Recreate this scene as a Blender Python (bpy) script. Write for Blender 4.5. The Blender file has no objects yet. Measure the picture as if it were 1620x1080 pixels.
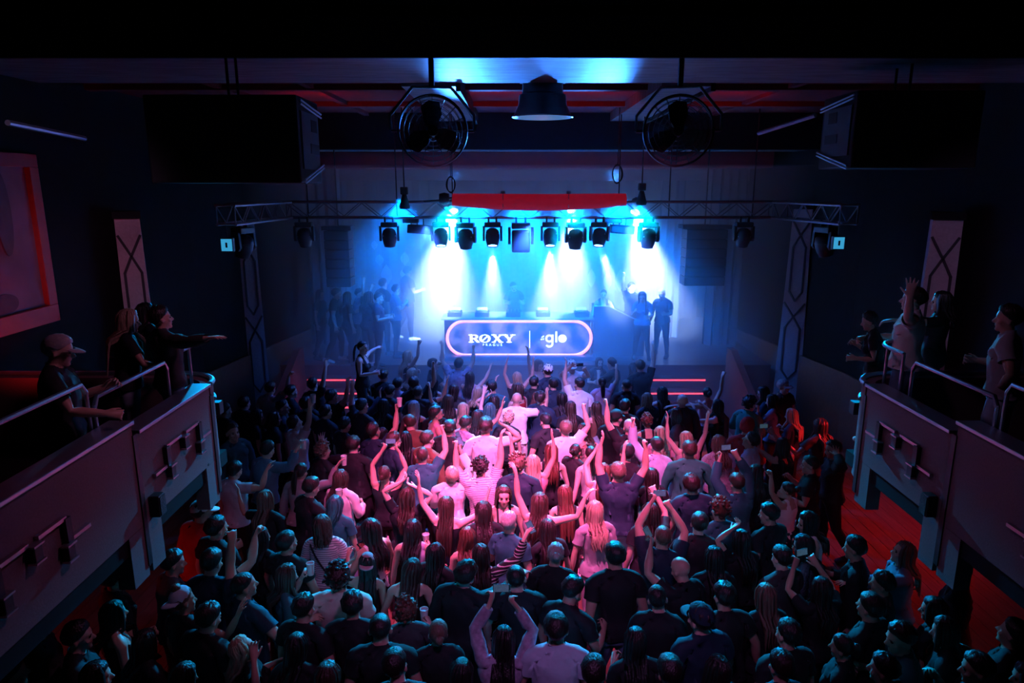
import bpy, bmesh, math, random
import numpy as np

from mathutils import Vector, Matrix, Euler
PI = math.pi
R = math.radians
SC = bpy.context.scene
COL = SC.collection
rnd = random.Random(7)

# ------------------------------------------------------------------ camera
FPX, PITCH, CZ = 1080.0, R(12.73), 5.2            # focal length for a 1620 px wide frame, tilt, eye height
cam = bpy.data.cameras.new('camera')
cam.sensor_width = 36.0; cam.lens = 36.0 * FPX / 1620.0; cam.clip_end = 100
cam_ob = bpy.data.objects.new('camera', cam)
cam_ob.location = (0, 0, CZ); cam_ob.rotation_euler = (PI / 2 - PITCH, 0, 0)
COL.objects.link(cam_ob); SC.camera = cam_ob

# ------------------------------------------------------------------ world, view
w = bpy.data.worlds.new('world'); SC.world = w; w.use_nodes = True
w.node_tree.nodes['Background'].inputs[0].default_value = (.55, .6, .7, 1)
w.node_tree.nodes['Background'].inputs[1].default_value = .0015
vs = SC.view_settings
vs.view_transform = 'Standard'; vs.look = 'None'; vs.gamma = 1; vs.use_curve_mapping = False; vs.exposure = 0.0
SC.cycles.max_bounces = 6; SC.cycles.volume_bounces = 1; SC.cycles.use_denoising = True
SC.cycles.sample_clamp_indirect = 4.0

# ------------------------------------------------------------------ lights of the place
def aim(o, target):
    d = Vector(target) - o.location
    o.rotation_euler = d.to_track_quat('-Z', 'Y').to_euler()
def spot(name, loc, target, col, watt, cone, blend=.5, radius=.06):
    L = bpy.data.lights.new(name, 'SPOT'); L.energy = watt; L.color = col
    L.spot_size = R(cone); L.spot_blend = blend; L.shadow_soft_size = radius
    o = bpy.data.objects.new(name, L); o.location = loc; COL.objects.link(o); aim(o, target)
    return o
def area(name, loc, target, col, watt, sx, sy):
    L = bpy.data.lights.new(name, 'AREA'); L.energy = watt; L.color = col; L.shape = 'RECTANGLE'; L.size = sx; L.size_y = sy
    o = bpy.data.objects.new(name, L); o.location = loc; COL.objects.link(o); aim(o, target)
    return o
BLUE, CYAN, ICE, PINK, RED = (.0, .175, 1), (.0, .44, 1), (.42, .60, 1), (1, .11, .44), (1, .02, .03)
# white-blue beams that stand in the haze on the stage: (x, y, z) of the lens, foot of the beam, watts, cone
BEAMS = [((-1.17, 13.75, 4.80), (-2.05, 18.4, 1.3), 24000, 33),
         ((-1.40, 13.36, 4.02), (-1.65, 17.4, 1.3), 6500, 26),
         ((-.38, 13.36, 4.02), (-.48, 17.4, 1.3), 8000, 18),
         ((.75, 13.36, 4.02), (.85, 17.2, 1.3), 6500, 22),
         ((1.18, 13.75, 4.80), (1.55, 18.2, 1.3), 20000, 27),
         ((1.76, 13.42, 4.02), (2.95, 17.0, 1.3), 7000, 16),
         ((2.46, 13.75, 4.78), (4.0, 18.2, 1.3), 24000, 30)]
for a, b, e, c in BEAMS:
    d = (Vector(b) - Vector(a)).normalized()
    spot('beam_light', Vector(a) + d * .10, b, ICE, e, c, 1.0, .06)
# deep blue wash filling the stage haze
for x, tx in ((-2.05, -2.8), (-.7, -1.2), (.2, .3), (1.1, 1.7), (1.95, 3.4)):
    spot('blue_wash_light', (x, 13.12, 4.95), (tx, 17.0, .8), BLUE, 8500, 88, .9, .1)
for x in (-1.6, .3, 2.2):
    spot('blue_front_light', (x, 12.9, 4.5), (x * 1.1, 12.3, 1.5), (.04, .16, 1), 700, 95, .9, .1)
# back-light over the crowd (cyan rims) from the three bright lamps on the truss, and from the arms
for x, tx in ((-1.17, -1.7), (1.18, .4), (2.46, 2.3)):
    spot('crowd_back_light', (x, 13.52, 4.84), (tx, 8.3, 1.2), CYAN, 17000, 48, 1, .10)
# a blue beam thrown up to the soffit of the ceiling beam
for x in (-1.1, 1.9):
    spot('ceiling_blue_light', (x, 12.9, 5.35), (.20, 8.3, 6.5), (.04, .24, 1), 5200, 30, 1, .1)
# pink wash on the dancers from the lamps under the ceiling
spot('pink_wash_light', (-.9, 5.9, 7.0), (-.40, 8.3, 1.5), PINK, 6500, 46, 1, .15)
spot('pink_wash_light', (1.6, 5.9, 7.0), (.80, 8.5, 1.5), PINK, 5300, 46, 1, .15)
spot('lilac_wash_light', (.35, 5.9, 6.9), (.3, 11.2, 1.5), (.50, .26, 1), 5500, 26, 1, .15)
spot('violet_wash_light', (.3, 2.2, 5.9), (.3, 6.6, 1.0), (.75, .25, .85), 240, 64, .9, .3)
spot('violet_wall_light', (-1.5, 1.0, 6.9), (-5.75, 10.3, 3.9), (.8, .38, .75), 520, 15, .8, .2)
spot('violet_wall_light', (2.0, 1.0, 6.9), (6.25, 9.9, 3.9), (.7, .4, .9), 300, 15, .8, .2)
spot('violet_side_light', (.3, 5.6, 7.0), (-3.2, 5.9, 2.7), (.9, .28, .6), 110, 60, .9, .2)
spot('violet_side_light', (.3, 5.6, 7.0), (3.75, 5.9, 2.7), (.7, .3, .7), 55, 60, .9, .2)
spot('red_picture_light', (-4.6, 6.3, 3.1), (-5.85, 7.9, 3.95), RED, 42, 60, .9, .1)
# the two pale flood lamps on the truss arms rake along the balconies
spot('flood_light', (-4.5, 10.85, 4.25), (-3.35, 6.0, 3.2), CYAN, 380, 60, .8, .08)
spot('flood_light', (5.35, 11.25, 4.25), (3.9, 6.0, 3.2), CYAN, 380, 60, .8, .08)
for x in (-3.0, -.2, 1.3, 3.4):
    spot('red_ceiling_light', (x, 10.6, 6.1), (x, 11.3, 6.62), RED, 22, 130, .9, .1)
# red lamps under the two side balconies
spot('red_side_light', (5.6, 9.6, 2.2), (5.0, 9.8, 0), RED, 130, 120, .6, .1)
spot('red_side_light', (5.3, 5.6, 2.0), (4.9, 6.8, 0), RED, 22, 120, .6, .1)
spot('red_side_light', (-5.0, 5.6, 2.0), (-4.3, 6.3, 0), RED, 22, 120, .6, .1)

# ------------------------------------------------------------------ helpers
def px(u, v, Y=None, z=None):
    """point of the place behind pixel (u, v), on the plane y = Y or at height z"""
    dx, dy = (u - 810) / FPX, (540 - v) / FPX
    d = Vector((dx, math.cos(PITCH) + dy * math.sin(PITCH), -math.sin(PITCH) + dy * math.cos(PITCH)))
    t = Y / d.y if Y is not None else (z - CZ) / d.z
    return Vector((0, 0, CZ)) + d * t

MATS = {}
def mat(name, col, rough=.6, metal=0., var=.25, scale=6., bump=.15, spec=.5, emit=None, estr=0., stretch=(1, 1, 1), sheen=0.):
    """procedural material: noise-varied colour and a fine bump"""
    if name in MATS: return MATS[name]
    m = bpy.data.materials.new(name); m.use_nodes = True
    nt = m.node_tree; b = nt.nodes['Principled BSDF']
    b.inputs['Roughness'].default_value = rough; b.inputs['Metallic'].default_value = metal
    b.inputs['Specular IOR Level'].default_value = spec
    if sheen: b.inputs['Sheen Weight'].default_value = sheen
    tc = nt.nodes.new('ShaderNodeTexCoord'); mp = nt.nodes.new('ShaderNodeMapping'); mp.inputs['Scale'].default_value = stretch
    nt.links.new(tc.outputs['Object'], mp.inputs['Vector'])
    n = nt.nodes.new('ShaderNodeTexNoise'); n.inputs['Scale'].default_value = scale; n.inputs['Detail'].default_value = 3
    nt.links.new(mp.outputs['Vector'], n.inputs['Vector'])
    mx = nt.nodes.new('ShaderNodeMix'); mx.data_type = 'RGBA'
    c0 = [max(0, c * (1 - var)) for c in col]; c1 = [min(1, c * (1 + var)) for c in col]
    mx.inputs['A'].default_value = (*c0, 1); mx.inputs['B'].default_value = (*c1, 1)
    nt.links.new(n.outputs['Fac'], mx.inputs['Factor']); nt.links.new(mx.outputs['Result'], b.inputs['Base Color'])
    if bump:
        bp = nt.nodes.new('ShaderNodeBump'); bp.inputs['Strength'].default_value = bump; bp.inputs['Distance'].default_value = .02
        nt.links.new(n.outputs['Fac'], bp.inputs['Height']); nt.links.new(bp.outputs['Normal'], b.inputs['Normal'])
    if emit is not None:
        b.inputs['Emission Color'].default_value = (*emit, 1); b.inputs['Emission Strength'].default_value = estr
    MATS[name] = m
    return m

def tag(o, label=None, cat=None, group=None, kind=None):
    if label: o['label'] = label
    if cat: o['category'] = cat
    if group: o['group'] = group
    if kind: o['kind'] = kind
    return o
def empty(name, loc=(0, 0, 0), rz=0):
    o = bpy.data.objects.new(name, None); o.location = loc; o.rotation_euler = (0, 0, rz); COL.objects.link(o)
    return o
def link(name, me, parent=None, loc=None, rot=None):
    o = bpy.data.objects.new(name, me); COL.objects.link(o)
    if parent: o.parent = parent
    if loc is not None: o.location = loc
    if rot is not None: o.rotation_euler = rot
    return o

class MB:
    """collects shapes into one mesh"""
    def __init__(s): s.bm = bmesh.new()
    def box(s, c, d, rot=(0, 0, 0), bev=0):
        b = bmesh.new()
        bmesh.ops.create_cube(b, size=1, matrix=Matrix.Translation(c) @ Euler(rot).to_matrix().to_4x4() @ Matrix.Diagonal((*d, 1)))
        if bev: bmesh.ops.bevel(b, geom=b.edges[:], offset=bev, segments=2, affect='EDGES', profile=.6)
        s._add(b); return s
    def _add(s, b):
        me = bpy.data.meshes.new('t'); b.to_mesh(me); b.free(); s.bm.from_mesh(me); bpy.data.meshes.remove(me)
    def b2(s, x0, x1, y0, y1, z0, z1, bev=0):
        return s.box(((x0 + x1) / 2, (y0 + y1) / 2, (z0 + z1) / 2), (abs(x1 - x0), abs(y1 - y0), abs(z1 - z0)), bev=bev)
    def rod(s, a, b, r, n=8, r2=None):
        a, b = Vector(a), Vector(b); d = b - a
        q = d.to_track_quat('Z', 'Y').to_matrix().to_4x4()
        bmesh.ops.create_cone(s.bm, cap_ends=True, segments=n, radius1=r, radius2=r if r2 is None else r2, depth=d.length, matrix=Matrix.Translation((a + b) / 2) @ q)
        return s
    def tube(s, pts, r, n=8, closed=False):
        pts = [Vector(p) for p in pts]; rings = []; N = len(pts); up = None
        for i, p in enumerate(pts):
            a = pts[(i - 1) % N] if closed else pts[max(i - 1, 0)]
            b = pts[(i + 1) % N] if closed else pts[min(i + 1, N - 1)]
            t = (b - a).normalized()
            if up is None: up = Vector((0, 0, 1)) if abs(t.z) < .9 else Vector((1, 0, 0))
            e = t.cross(up).normalized(); f = e.cross(t).normalized(); up = f
            rr = r[i] if isinstance(r, (list, tuple)) else r
            rings.append([s.bm.verts.new(p + e * rr * math.cos(2 * PI * k / n) + f * rr * math.sin(2 * PI * k / n)) for k in range(n)])
        for i in range(N if closed else N - 1):
            A, B = rings[i], rings[(i + 1) % N]
            for k in range(n): s.bm.faces.new((A[k], A[(k + 1) % n], B[(k + 1) % n], B[k]))
        if not closed:
            s.bm.faces.new(list(reversed(rings[0]))); s.bm.faces.new(rings[-1])
        return s
    def lathe(s, prof, M=Matrix(), n=24):
        rings = [[s.bm.verts.new(M @ Vector((r * math.cos(2 * PI * k / n), r * math.sin(2 * PI * k / n), z))) for k in range(n)] for r, z in prof]
        for A, B in zip(rings, rings[1:]):
            for k in range(n): s.bm.faces.new((A[k], A[(k + 1) % n], B[(k + 1) % n], B[k]))
        return s
    def prism(s, poly, d, M=Matrix()):
        """polygon in local XY, thickness d along local Z, both ends closed"""
        a = [s.bm.verts.new(M @ Vector((x, y, 0))) for x, y in poly]; b = [s.bm.verts.new(M @ Vector((x, y, d))) for x, y in poly]
        s.bm.faces.new(list(reversed(a))); s.bm.faces.new(b); n = len(a)
        for k in range(n): s.bm.faces.new((a[k], a[(k + 1) % n], b[(k + 1) % n], b[k]))
        return s
    def quad(s, *p):
        s.bm.faces.new([s.bm.verts.new(q) for q in p]); return s
    def mesh(s, name, m, smooth=False):
        bmesh.ops.recalc_face_normals(s.bm, faces=s.bm.faces[:])
        me = bpy.data.meshes.new(name); s.bm.to_mesh(me); s.bm.free(); me.materials.append(m)
        if smooth:
            me.polygons.foreach_set('use_smooth', [True] * len(me.polygons)); me.set_sharp_from_angle(angle=R(38))
        return me
    def build(s, name, m, parent=None, smooth=False, loc=None, rot=None):
        return link(name, s.mesh(name, m, smooth), parent, loc, rot)

def copy_tree(o, parent=None):
    c = o.copy(); COL.objects.link(c); c.parent = parent
    for ch in o.children: copy_tree(ch, c)
    return c

# ------------------------------------------------------------------ materials of the building
m_plank = mat('floor_plank', (.16, .085, .055), .20, var=.45, scale=3, bump=.08, stretch=(6, .7, 1), spec=.6)
m_under = mat('floor_joint', (.02, .015, .012), .8)
m_ceil = mat('ceiling_maroon', (.14, .022, .03), .85, var=.2, spec=.2)
m_beam = mat('beam_plaster', (.17, .19, .22), .5, var=.85, scale=5, bump=.5, stretch=(.5, 2.2, 1))
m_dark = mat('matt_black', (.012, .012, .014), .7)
m_wall = mat('wall_dark', (.009, .008, .010), .9, spec=.2)
m_dado = mat('wall_dado', (.20, .085, .075), .7, var=.2, scale=14)
m_pil = mat('pilaster_stucco', (.40, .30, .33), .8, var=.18, scale=30, bump=.3)
m_pan = mat('parapet_stucco', (.19, .112, .122), .9, var=.25, scale=60, bump=.10)
m_chrome = mat('rail_metal', (.45, .55, .62), .38, metal=1, var=.1, bump=0)
m_stage = mat('stage_black', (.03, .03, .035), .35, var=.3)
m_drape = mat('drape_grey', (.02, .026, .036), .9, var=.3, scale=12)
m_blk_metal = mat('black_metal', (.02, .02, .023), .4, metal=.6, var=.2, bump=.05)
m_alu = mat('truss_aluminium', (.30, .28, .31), .38, metal=1, var=.2, bump=.05)

XL, XR = -6.05, 6.6
# ------------------------------------------------------------------ floor with planks
fl = MB().b2(XL - .5, XR + .5, -1, 14.9, -.12, -.022).build('floor', m_under)
tag(fl, 'dark joint bed under the glossy plank dance floor', kind='structure')
pw = .20
pm = MB().box((0, 0, -.011), (pw - .006, 5.2, .022)).mesh('plank', m_plank)
pm2 = MB().box((0, 0, -.011), (pw - .006, 2.6, .022)).mesh('plank', m_plank)
n = 0
x = XL - .4
while x < XR + .4:
    odd = n % 2
    for yc, me in (((1.6, pm), (6.806, pm), (12.0, pm)) if not odd else ((.3, pm2), (4.206, pm), (9.412, pm), (13.32, pm2))):
        link('plank', me, fl, (x + pw / 2, yc, 0))
    x += pw; n += 1

# ------------------------------------------------------------------ side walls (splayed towards the stage), dado, ceiling, beams
def wall(side, xw, xs):
    s = -1 if side == 'left' else 1
    pts = [(xw, -1), (xw, 13.0), (xs, 17.8), (xs, 20.6)]
    for nm, (xa, ya), (xb, yb) in zip(('', '_splay', '_stage'), pts, pts[1:]):
        tag(MB().prism([(xa, ya), (xb, yb), (xb + s * .2, yb), (xa + s * .2, ya)], 7.7 if not nm else 7.0).build('wall_' + side + nm, m_wall), kind='structure')
        if nm != '_stage':
            tag(MB().prism([(xa - s * .05, ya), (xb - s * .05, yb), (xb, yb), (xa, ya)], 1.62).build('trim_dado_' + side + nm, m_dado), kind='structure')
wall('left', XL, -5.15); wall('right', XR, 5.75)
tag(MB().b2(XL - .2, XR + .2, 20.4, 20.6, 0, 7).build('wall_back', m_wall), kind='structure')
ce = tag(MB().b2(XL - .2, XR + .2, 7.5, 20.6, 6.9, 7.0).b2(XL, XR, 9.25, 14.0, 6.62, 6.9).build('ceiling', m_ceil), kind='structure')
# cross beams: wide lit soffit in front, the proscenium header, two more over the stage
tag(MB().b2(XL, XR, 7.55, 9.25, 6.5, 6.9).build('beam', m_beam), kind='structure')
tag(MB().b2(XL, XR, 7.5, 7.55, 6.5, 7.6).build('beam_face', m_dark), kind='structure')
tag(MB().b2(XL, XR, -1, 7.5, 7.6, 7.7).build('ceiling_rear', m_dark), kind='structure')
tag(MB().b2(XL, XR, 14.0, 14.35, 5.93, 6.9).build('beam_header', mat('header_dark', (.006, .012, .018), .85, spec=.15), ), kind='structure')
tag(MB().b2(XL, XR, 14.35, 15.5, 5.96, 6.9).build('beam_header_soffit', m_beam), kind='structure')
tag(MB().b2(-5.15, 5.75, 15.5, 17.0, 5.62, 6.9).build('ceiling_stage', m_ceil), kind='structure')
tag(MB().b2(-5.15, 5.75, 17.0, 17.4, 5.36, 6.9).build('beam_stage', m_beam), kind='structure')
tag(MB().b2(-5.15, 5.75, 17.4, 20.4, 5.42, 6.9).build('ceiling_fly', m_drape), kind='structure')
# beams that run towards the stage, with the coffer battens between them
for x0, x1 in ((-1.42, -.72), (1.92, 2.55)):
    tag(MB().b2(x0, x1, 9.25, 14.0, 6.46, 6.62).build('beam_joist', m_beam), kind='structure')
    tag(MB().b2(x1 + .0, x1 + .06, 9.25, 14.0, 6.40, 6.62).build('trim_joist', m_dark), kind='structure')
for y0 in (10.2, 12.2):
    tag(MB().b2(XL, XR, y0, y0 + .16, 6.54, 6.62).build('trim_batten', m_ceil), kind='structure')
for x0 in (-4.2, -2.9, .55, 3.9):
    tag(MB().b2(x0, x0 + .10, 9.25, 14.0, 6.56, 6.62).build('trim_batten', m_ceil), kind='structure')

# ------------------------------------------------------------------ pilasters with a crossed-line relief
def pilaster(name, x, y, rz, z0, z1, w0, w1, label):
    t = empty(name, (x, y, 0), rz)
    b = MB()
    b.prism([(-w0 / 2, 0), (w0 / 2, 0), (w1 / 2, z1 - z0), (-w1 / 2, z1 - z0)], .58, Matrix.Translation((0, .40, z0)) @ Matrix.Rotation(PI / 2, 4, 'X'))
    b.build('shaft', m_pil, t)
    MB().b2(-w1 * .56, w1 * .56, -.24, .38, z1, z1 + .10).build('capital', m_wall, t)
    m_rel = mat('relief_dark', (.03, .025, .03), .8)
    H = z1 - z0
    def line(pts):
        for (xa, za), (xb, zb) in zip(pts, pts[1:]):
            a, c = Vector((xa, -.19, za)), Vector((xb, -.19, zb)); d = c - a
            MB().box((a + c) / 2, (.035, .03, d.length + .02), (0, math.atan2(d.x, d.z), 0)).build('relief_line', m_rel, t)
    zz = z1
    k = 0
    while zz - 1.9 > z0:
        ww = (w1 + (w0 - w1) * (z1 - zz) / H)
        e = ww * .5 - .02; i_ = ww * .34
        line([(-e, zz - .25), (0, zz - .55), (i_, zz - .80), (i_, zz - 1.75)])
        line([(e, zz - .25), (0, zz - .55), (-i_, zz - .80), (-i_, zz - 1.75)])
        line([(-i_, zz - 1.75), (0, zz - 1.95)]); line([(i_, zz - 1.75), (0, zz - 1.95)])
        zz -= 1.75
    tag(t, label, None, 'pilasters along the side walls', 'structure')
pilaster('pilaster', -5.75, 10.35, R(28), 2.5, 4.75, .38, .33, 'mauve stucco pilaster with crossed lines behind the left balcony')
pilaster('pilaster', 6.25, 9.95, R(-28), 2.5, 4.75, .42, .37, 'mauve stucco pilaster with crossed lines behind the right balcony')
pilaster('pilaster', -5.72, 14.75, R(35), 0, 4.45, .46, .34, 'tall tapering pilaster between left balcony and stage')
pilaster('pilaster', 6.22, 14.75, R(-35), 0, 4.75, .60, .38, 'tall tapering pilaster between right balcony and stage')

# ------------------------------------------------------------------ stage
SY, SZ = 14.7, 1.35
tag(MB().b2(-5.15, 5.75, SY, 20.4, 0, SZ - .04).b2(-5.15, 5.75, SY - .03, 20.4, SZ - .04, SZ).build('floor_stage', m_stage), kind='structure')
m_led = mat('led_red', (.6, .05, .06), .4, emit=(1, .06, .10), estr=2.5, bump=0)
def steps(x0, x1, label):
    t = empty('stage_steps', ((x0 + x1) / 2, SY - .7, 0))
    for i in range(5):
        z = SZ - .225 * (i + 1); y = SY - .04 - .27 * i
        s_ = MB().b2(x0, x1, y - .27, y, 0 if i == 4 else z - .2, z, .008).build('step', m_stage, t); s_.location = -t.location
        l_ = MB().b2(x0 + .02, x1 - .02, y - .285, y - .268, z - .055, z - .025).build('led_strip', m_led, s_)
    tag(t, label, 'steps', 'steps up to the stage')
steps(2.98, 4.25, 'dark steps with red light strips right of the booth')
steps(-4.5, -3.3, 'dark steps with red light strips in the shadow left of the stage')
m_redwall = mat('stair_cheek', (.28, .05, .045), .7)
for s, xa in ((-1, -4.75), (1, 4.75)):
    t = MB().prism([(SY - 1.9, 0), (SY, 0), (SY, 1.75), (SY - .3, 1.75), (SY - 1.9, 1.0)], .14, Matrix(((0, 0, 1, xa), (1, 0, 0, 0), (0, 1, 0, 0), (0, 0, 0, 1)))).build('stair_cheek', m_redwall)
    tag(t, 'sloping red stair side wall at the ' + ('left' if s < 0 else 'right') + ' end of the stage', 'stair wall', 'stair side walls')
# backdrop of pleated cloth, dark wings
def drape(name, xa, xb, y, z0, z1, amp, m, label, folds):
    b = MB(); N = max(12, int(folds * 8)); vs0 = []
    for i in range(N + 1):
        f = i / N; dy = amp * math.sin(f * folds * 2 * PI) + amp * .4 * math.sin(f * folds * 4.7 + 1)
        vs0.append((xa + (xb - xa) * f, y + dy))
    for k in (0, .02):
        ring = [(b.bm.verts.new((X, Y + k, z0)), b.bm.verts.new((X, Y + k, z1))) for X, Y in vs0]
        for A, B in zip(ring, ring[1:]): b.bm.faces.new((A[0], B[0], B[1], A[1]))
    tag(b.build(name, m, smooth=True), label, 'curtain', 'stage curtains')
drape('backdrop_curtain', -4.9, 5.5, 20.1, 1.36, 5.42, .10, mat('backdrop_cloth', (.10, .13, .18), .9, var=.3), 'pleated pale backdrop curtain across the back of the stage', 22)
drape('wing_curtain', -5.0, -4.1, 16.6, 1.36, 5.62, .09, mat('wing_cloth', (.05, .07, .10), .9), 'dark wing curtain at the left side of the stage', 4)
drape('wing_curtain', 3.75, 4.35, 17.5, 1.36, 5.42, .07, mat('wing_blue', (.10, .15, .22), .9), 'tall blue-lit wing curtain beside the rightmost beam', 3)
drape('wing_curtain', 4.75, 5.6, 16.6, 1.36, 5.62, .09, mat('wing_cloth', (.05, .07, .10), .9), 'dark wing curtain at the right side of the stage', 4)
# white leaf-shaped cloths hung before the backdrop
m_leaf = mat('white_cloth', (.85, .85, .88), .9, emit=None)
for i, (u, v0, v1, wd) in enumerate(((592, 380, 395, .09), (600, 402, 420, .12), (611, 418, 452, .16), (640, 398, 420, .12), (638, 425, 440, .10), (936, 425, 455, .12), (962, 428, 460, .12), (982, 425, 462, .14), (1050, 372, 400, .14), (1052, 398, 450, .20))):
    a, b_ = px(u, v0, Y=19.2), px(u, v1, Y=19.2); h = a.z - b_.z
    poly = [(wd * math.sin(t * PI) * sgn, h * (1 - t)) for sgn, rng_ in ((1, range(0, 9)), (-1, range(7, 0, -1))) for t in [k / 8 for k in rng_]]
    o = MB().prism(poly, .012, Matrix.Translation((a.x, 19.2, b_.z)) @ Matrix.Rotation(PI / 2, 4, 'X')).build('hanging_cloth', m_leaf)
    MB().rod((a.x, 19.19, a.z - .01), (a.x, 19.19, 5.43), .004, 6).build('thread', m_blk_metal, o)
    tag(o, 'narrow white leaf-shaped cloth hanging before the backdrop, ' + ('upper left', 'second at left', 'long one at left', 'over the standing man', 'small one over the standing man', 'left of booth guest', 'behind booth guest', 'right of booth guest', 'short one at right', 'long one at right')[i], 'cloth', 'white cloths before the backdrop')

# ------------------------------------------------------------------ side balconies
m_box = mat('ornament_black', (.015, .015, .018), .5)
m_orn = mat('ornament_steel', (.45, .43, .50), .35, metal=.9, var=.1, bump=0)
m_copp = mat('coping_metal', (.40, .52, .60), .42, metal=.9, var=.1, bump=0)
def balcony(side, xf, xw):
    s = -1 if side == 'left' else 1        # outwards from the hall
    rx = lambda a: xf + s * a               # a metres outwards from the parapet face
    # floor slab
    q = MB().b2(rx(.02), xw, -1, 7.24, 2.17, 2.32)
    tag(q.build('floor_balcony_' + side, m_wall), kind='structure')
    for k, (y0, y1, zt) in enumerate(((2.75, 5.44, 3.26), (5.50, 6.92, 3.15))):
        t = empty('balcony_parapet', (xf, (y0 + y1) / 2, 2.3))
        L = -t.location
        def put(mb, nm, m, par=t):
            o = mb.build(nm, m, par)
            if par is t: o.location = L
            return o
        put(MB().b2(rx(0), rx(.14), y0, y1, 2.33, zt, .006), 'panel', m_pan)
        put(MB().b2(rx(.05), rx(.20), y0 + .2, y1 - .2, 2.17, 2.33), 'header', m_pan)
        for ya, yb in ((y0, y0 + .22), (y1 - .24, y1)):
            put(MB().b2(rx(0), rx(.14), ya, yb, 1.86, 2.33), 'pier', m_pan)
        put(MB().b2(rx(-.03), rx(.18), y0, y1, zt, zt + .035, .008), 'coping', m_copp)
        put(MB().b2(rx(-.012), rx(.01), y1 - .015, y1 + .045, 1.95, zt - .10), 'joint', m_box)
        # stepped bars and little boxes
        yc = (y0 + y1) / 2 + .02; k_ = (y1 - y0 - .12) / 1.42 if k else .95
        zc = 2.80 if k else 2.83
        def bar(ya, yb, za):
            put(MB().b2(rx(-.035), rx(-.005), yc + ya * k_, yc + yb * k_, za - .014, za + .014), 'ornament_bar', m_orn)
        bar(-.62, -.34, zc - .10); bar(-.36, -.05, zc + .08); bar(.05, .36, zc + .08); bar(.34, .62, zc - .10)
        for ya, za, hh in ((-.36, zc - .02, .20), (.36, zc - .02, .20)):
            put(MB().b2(rx(-.045), rx(-.005), yc + ya * k_ - .03, yc + ya * k_ + .03, za - hh / 2, za + hh / 2), 'ornament_post', m_box)
        for ya, za in ((-.33, zc - .17), (0, zc + .0), (.33, zc - .17)):
            fr = put(MB().b2(rx(-.06), rx(-.005), yc + ya * k_ - .04, yc + ya * k_ + .04, za - .055, za + .055, .006), 'ornament_box', m_box)
            for zz in (-.06, .06):
                put(MB().b2(rx(-.07), rx(-.01), yc + ya * k_ - .05, yc + ya * k_ + .05, za + zz - .007, za + zz + .007), 'ornament_edge', m_orn, fr)
        tag(t, 'mauve balcony front with stepped metal ornament, ' + ('nearer' if k == 0 else 'farther') + ' section on the ' + side, 'balcony front', 'balcony fronts')
    # rounded end of the parapet
    t = empty('balcony_end', (xf, 7.1, 2.3))
    arc = [(rx(.5 - .5 * math.cos(a)), 6.95 + .42 * math.sin(a)) for a in [i * PI / 2 / 8 for i in range(9)]]
    arc_in = [(rx(.5 - .37 * math.cos(a)), 6.95 + .30 * math.sin(a)) for a in [i * PI / 2 / 8 for i in range(9)]]
    tail = [(xw - s * .01, 7.37), (xw - s * .01, 7.25)]
    poly = arc + tail + arc_in[::-1]
    o = MB().prism(poly, 3.15 - 2.1, Matrix.Translation((0, 0, 2.1))).build('panel', m_pan, t); o.location = -t.location
    o = MB().tube([(x, y, 3.17) for x, y in arc] + [(xw - s * .1, 7.37, 3.17)], .03, 8).build('coping', m_copp, t, True); o.location = -t.location
    o = MB().tube([(x - s * .0, y + .01, 2.98) for x, y in arc[1:7]], .022, 8).build('ledge', m_copp, t, True); o.location = -t.location
    o = MB().b2(rx(.06), rx(.16), 7.26, 7.36, 2.72, 2.86).build('ornament_box', m_box, t); o.location = -t.location
    tag(t, 'rounded mauve end of the ' + side + ' balcony facing the stage', 'balcony end', 'balcony ends')
    # tubular guard rails
    def rail(y0, y1, zt, name, label, curve=False):
        t = empty('guard_rail', (rx(.22), (y0 + y1) / 2, 2.5)); X = rx(.20)
        pts = [(X, y0, zt - .08), (X, y0 + .05, zt), (X, y1 - .05, zt), (X, y1, zt - .08)]
        if curve: pts = [(X, y0, zt)] + [(X + s * (.42 - .42 * math.cos(a)), y1 + .36 * math.sin(a), zt) for a in [i * PI / 2 / 7 for i in range(8)]]
        o = MB().tube(pts, .021, 8).build('handrail', m_chrome, t, True); o.location = -t.location
        for yy in ((y0, y1) if not curve else (y0, y1)):
            o = MB().rod((X, yy, 2.32), (X, yy, zt - (.06 if not curve else 0)), .017).build('post', m_chrome, t, True); o.location = -t.location
        tag(t, label, 'railing', 'balcony guard rails')
    rail(3.1, 5.22, 3.68, 'r', 'tubular guard rail on the ' + side + ' balcony, section nearest the viewer')
    rail(5.30, 6.50, 3.53, 'r', 'tubular guard rail on the ' + side + ' balcony, middle section')
    rail(6.68, 6.98, 3.56, 'r', 'curved guard rail rounding the end of the ' + side + ' balcony', True)
    # small loudspeaker under the parapet
    y0 = 5.60
    t = empty('wall_speaker', (rx(-.049), y0, 2.45))
    MB().box((0, 0, 0), (.09, .11, .20), bev=.012).build('cabinet', m_box, t)
    MB().box((-s * .047, 0, 0), (.012, .09, .17)).build('grille', mat('grille', (.03, .03, .035), .6, scale=120, bump=.6), t)
    t.rotation_euler = (0, 0, 0)
    tag(t, 'small black loudspeaker fixed low on the ' + side + ' balcony front', 'speaker', 'balcony loudspeakers')
balcony('left', -3.2, XL); balcony('right', 3.75, XR)

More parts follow.
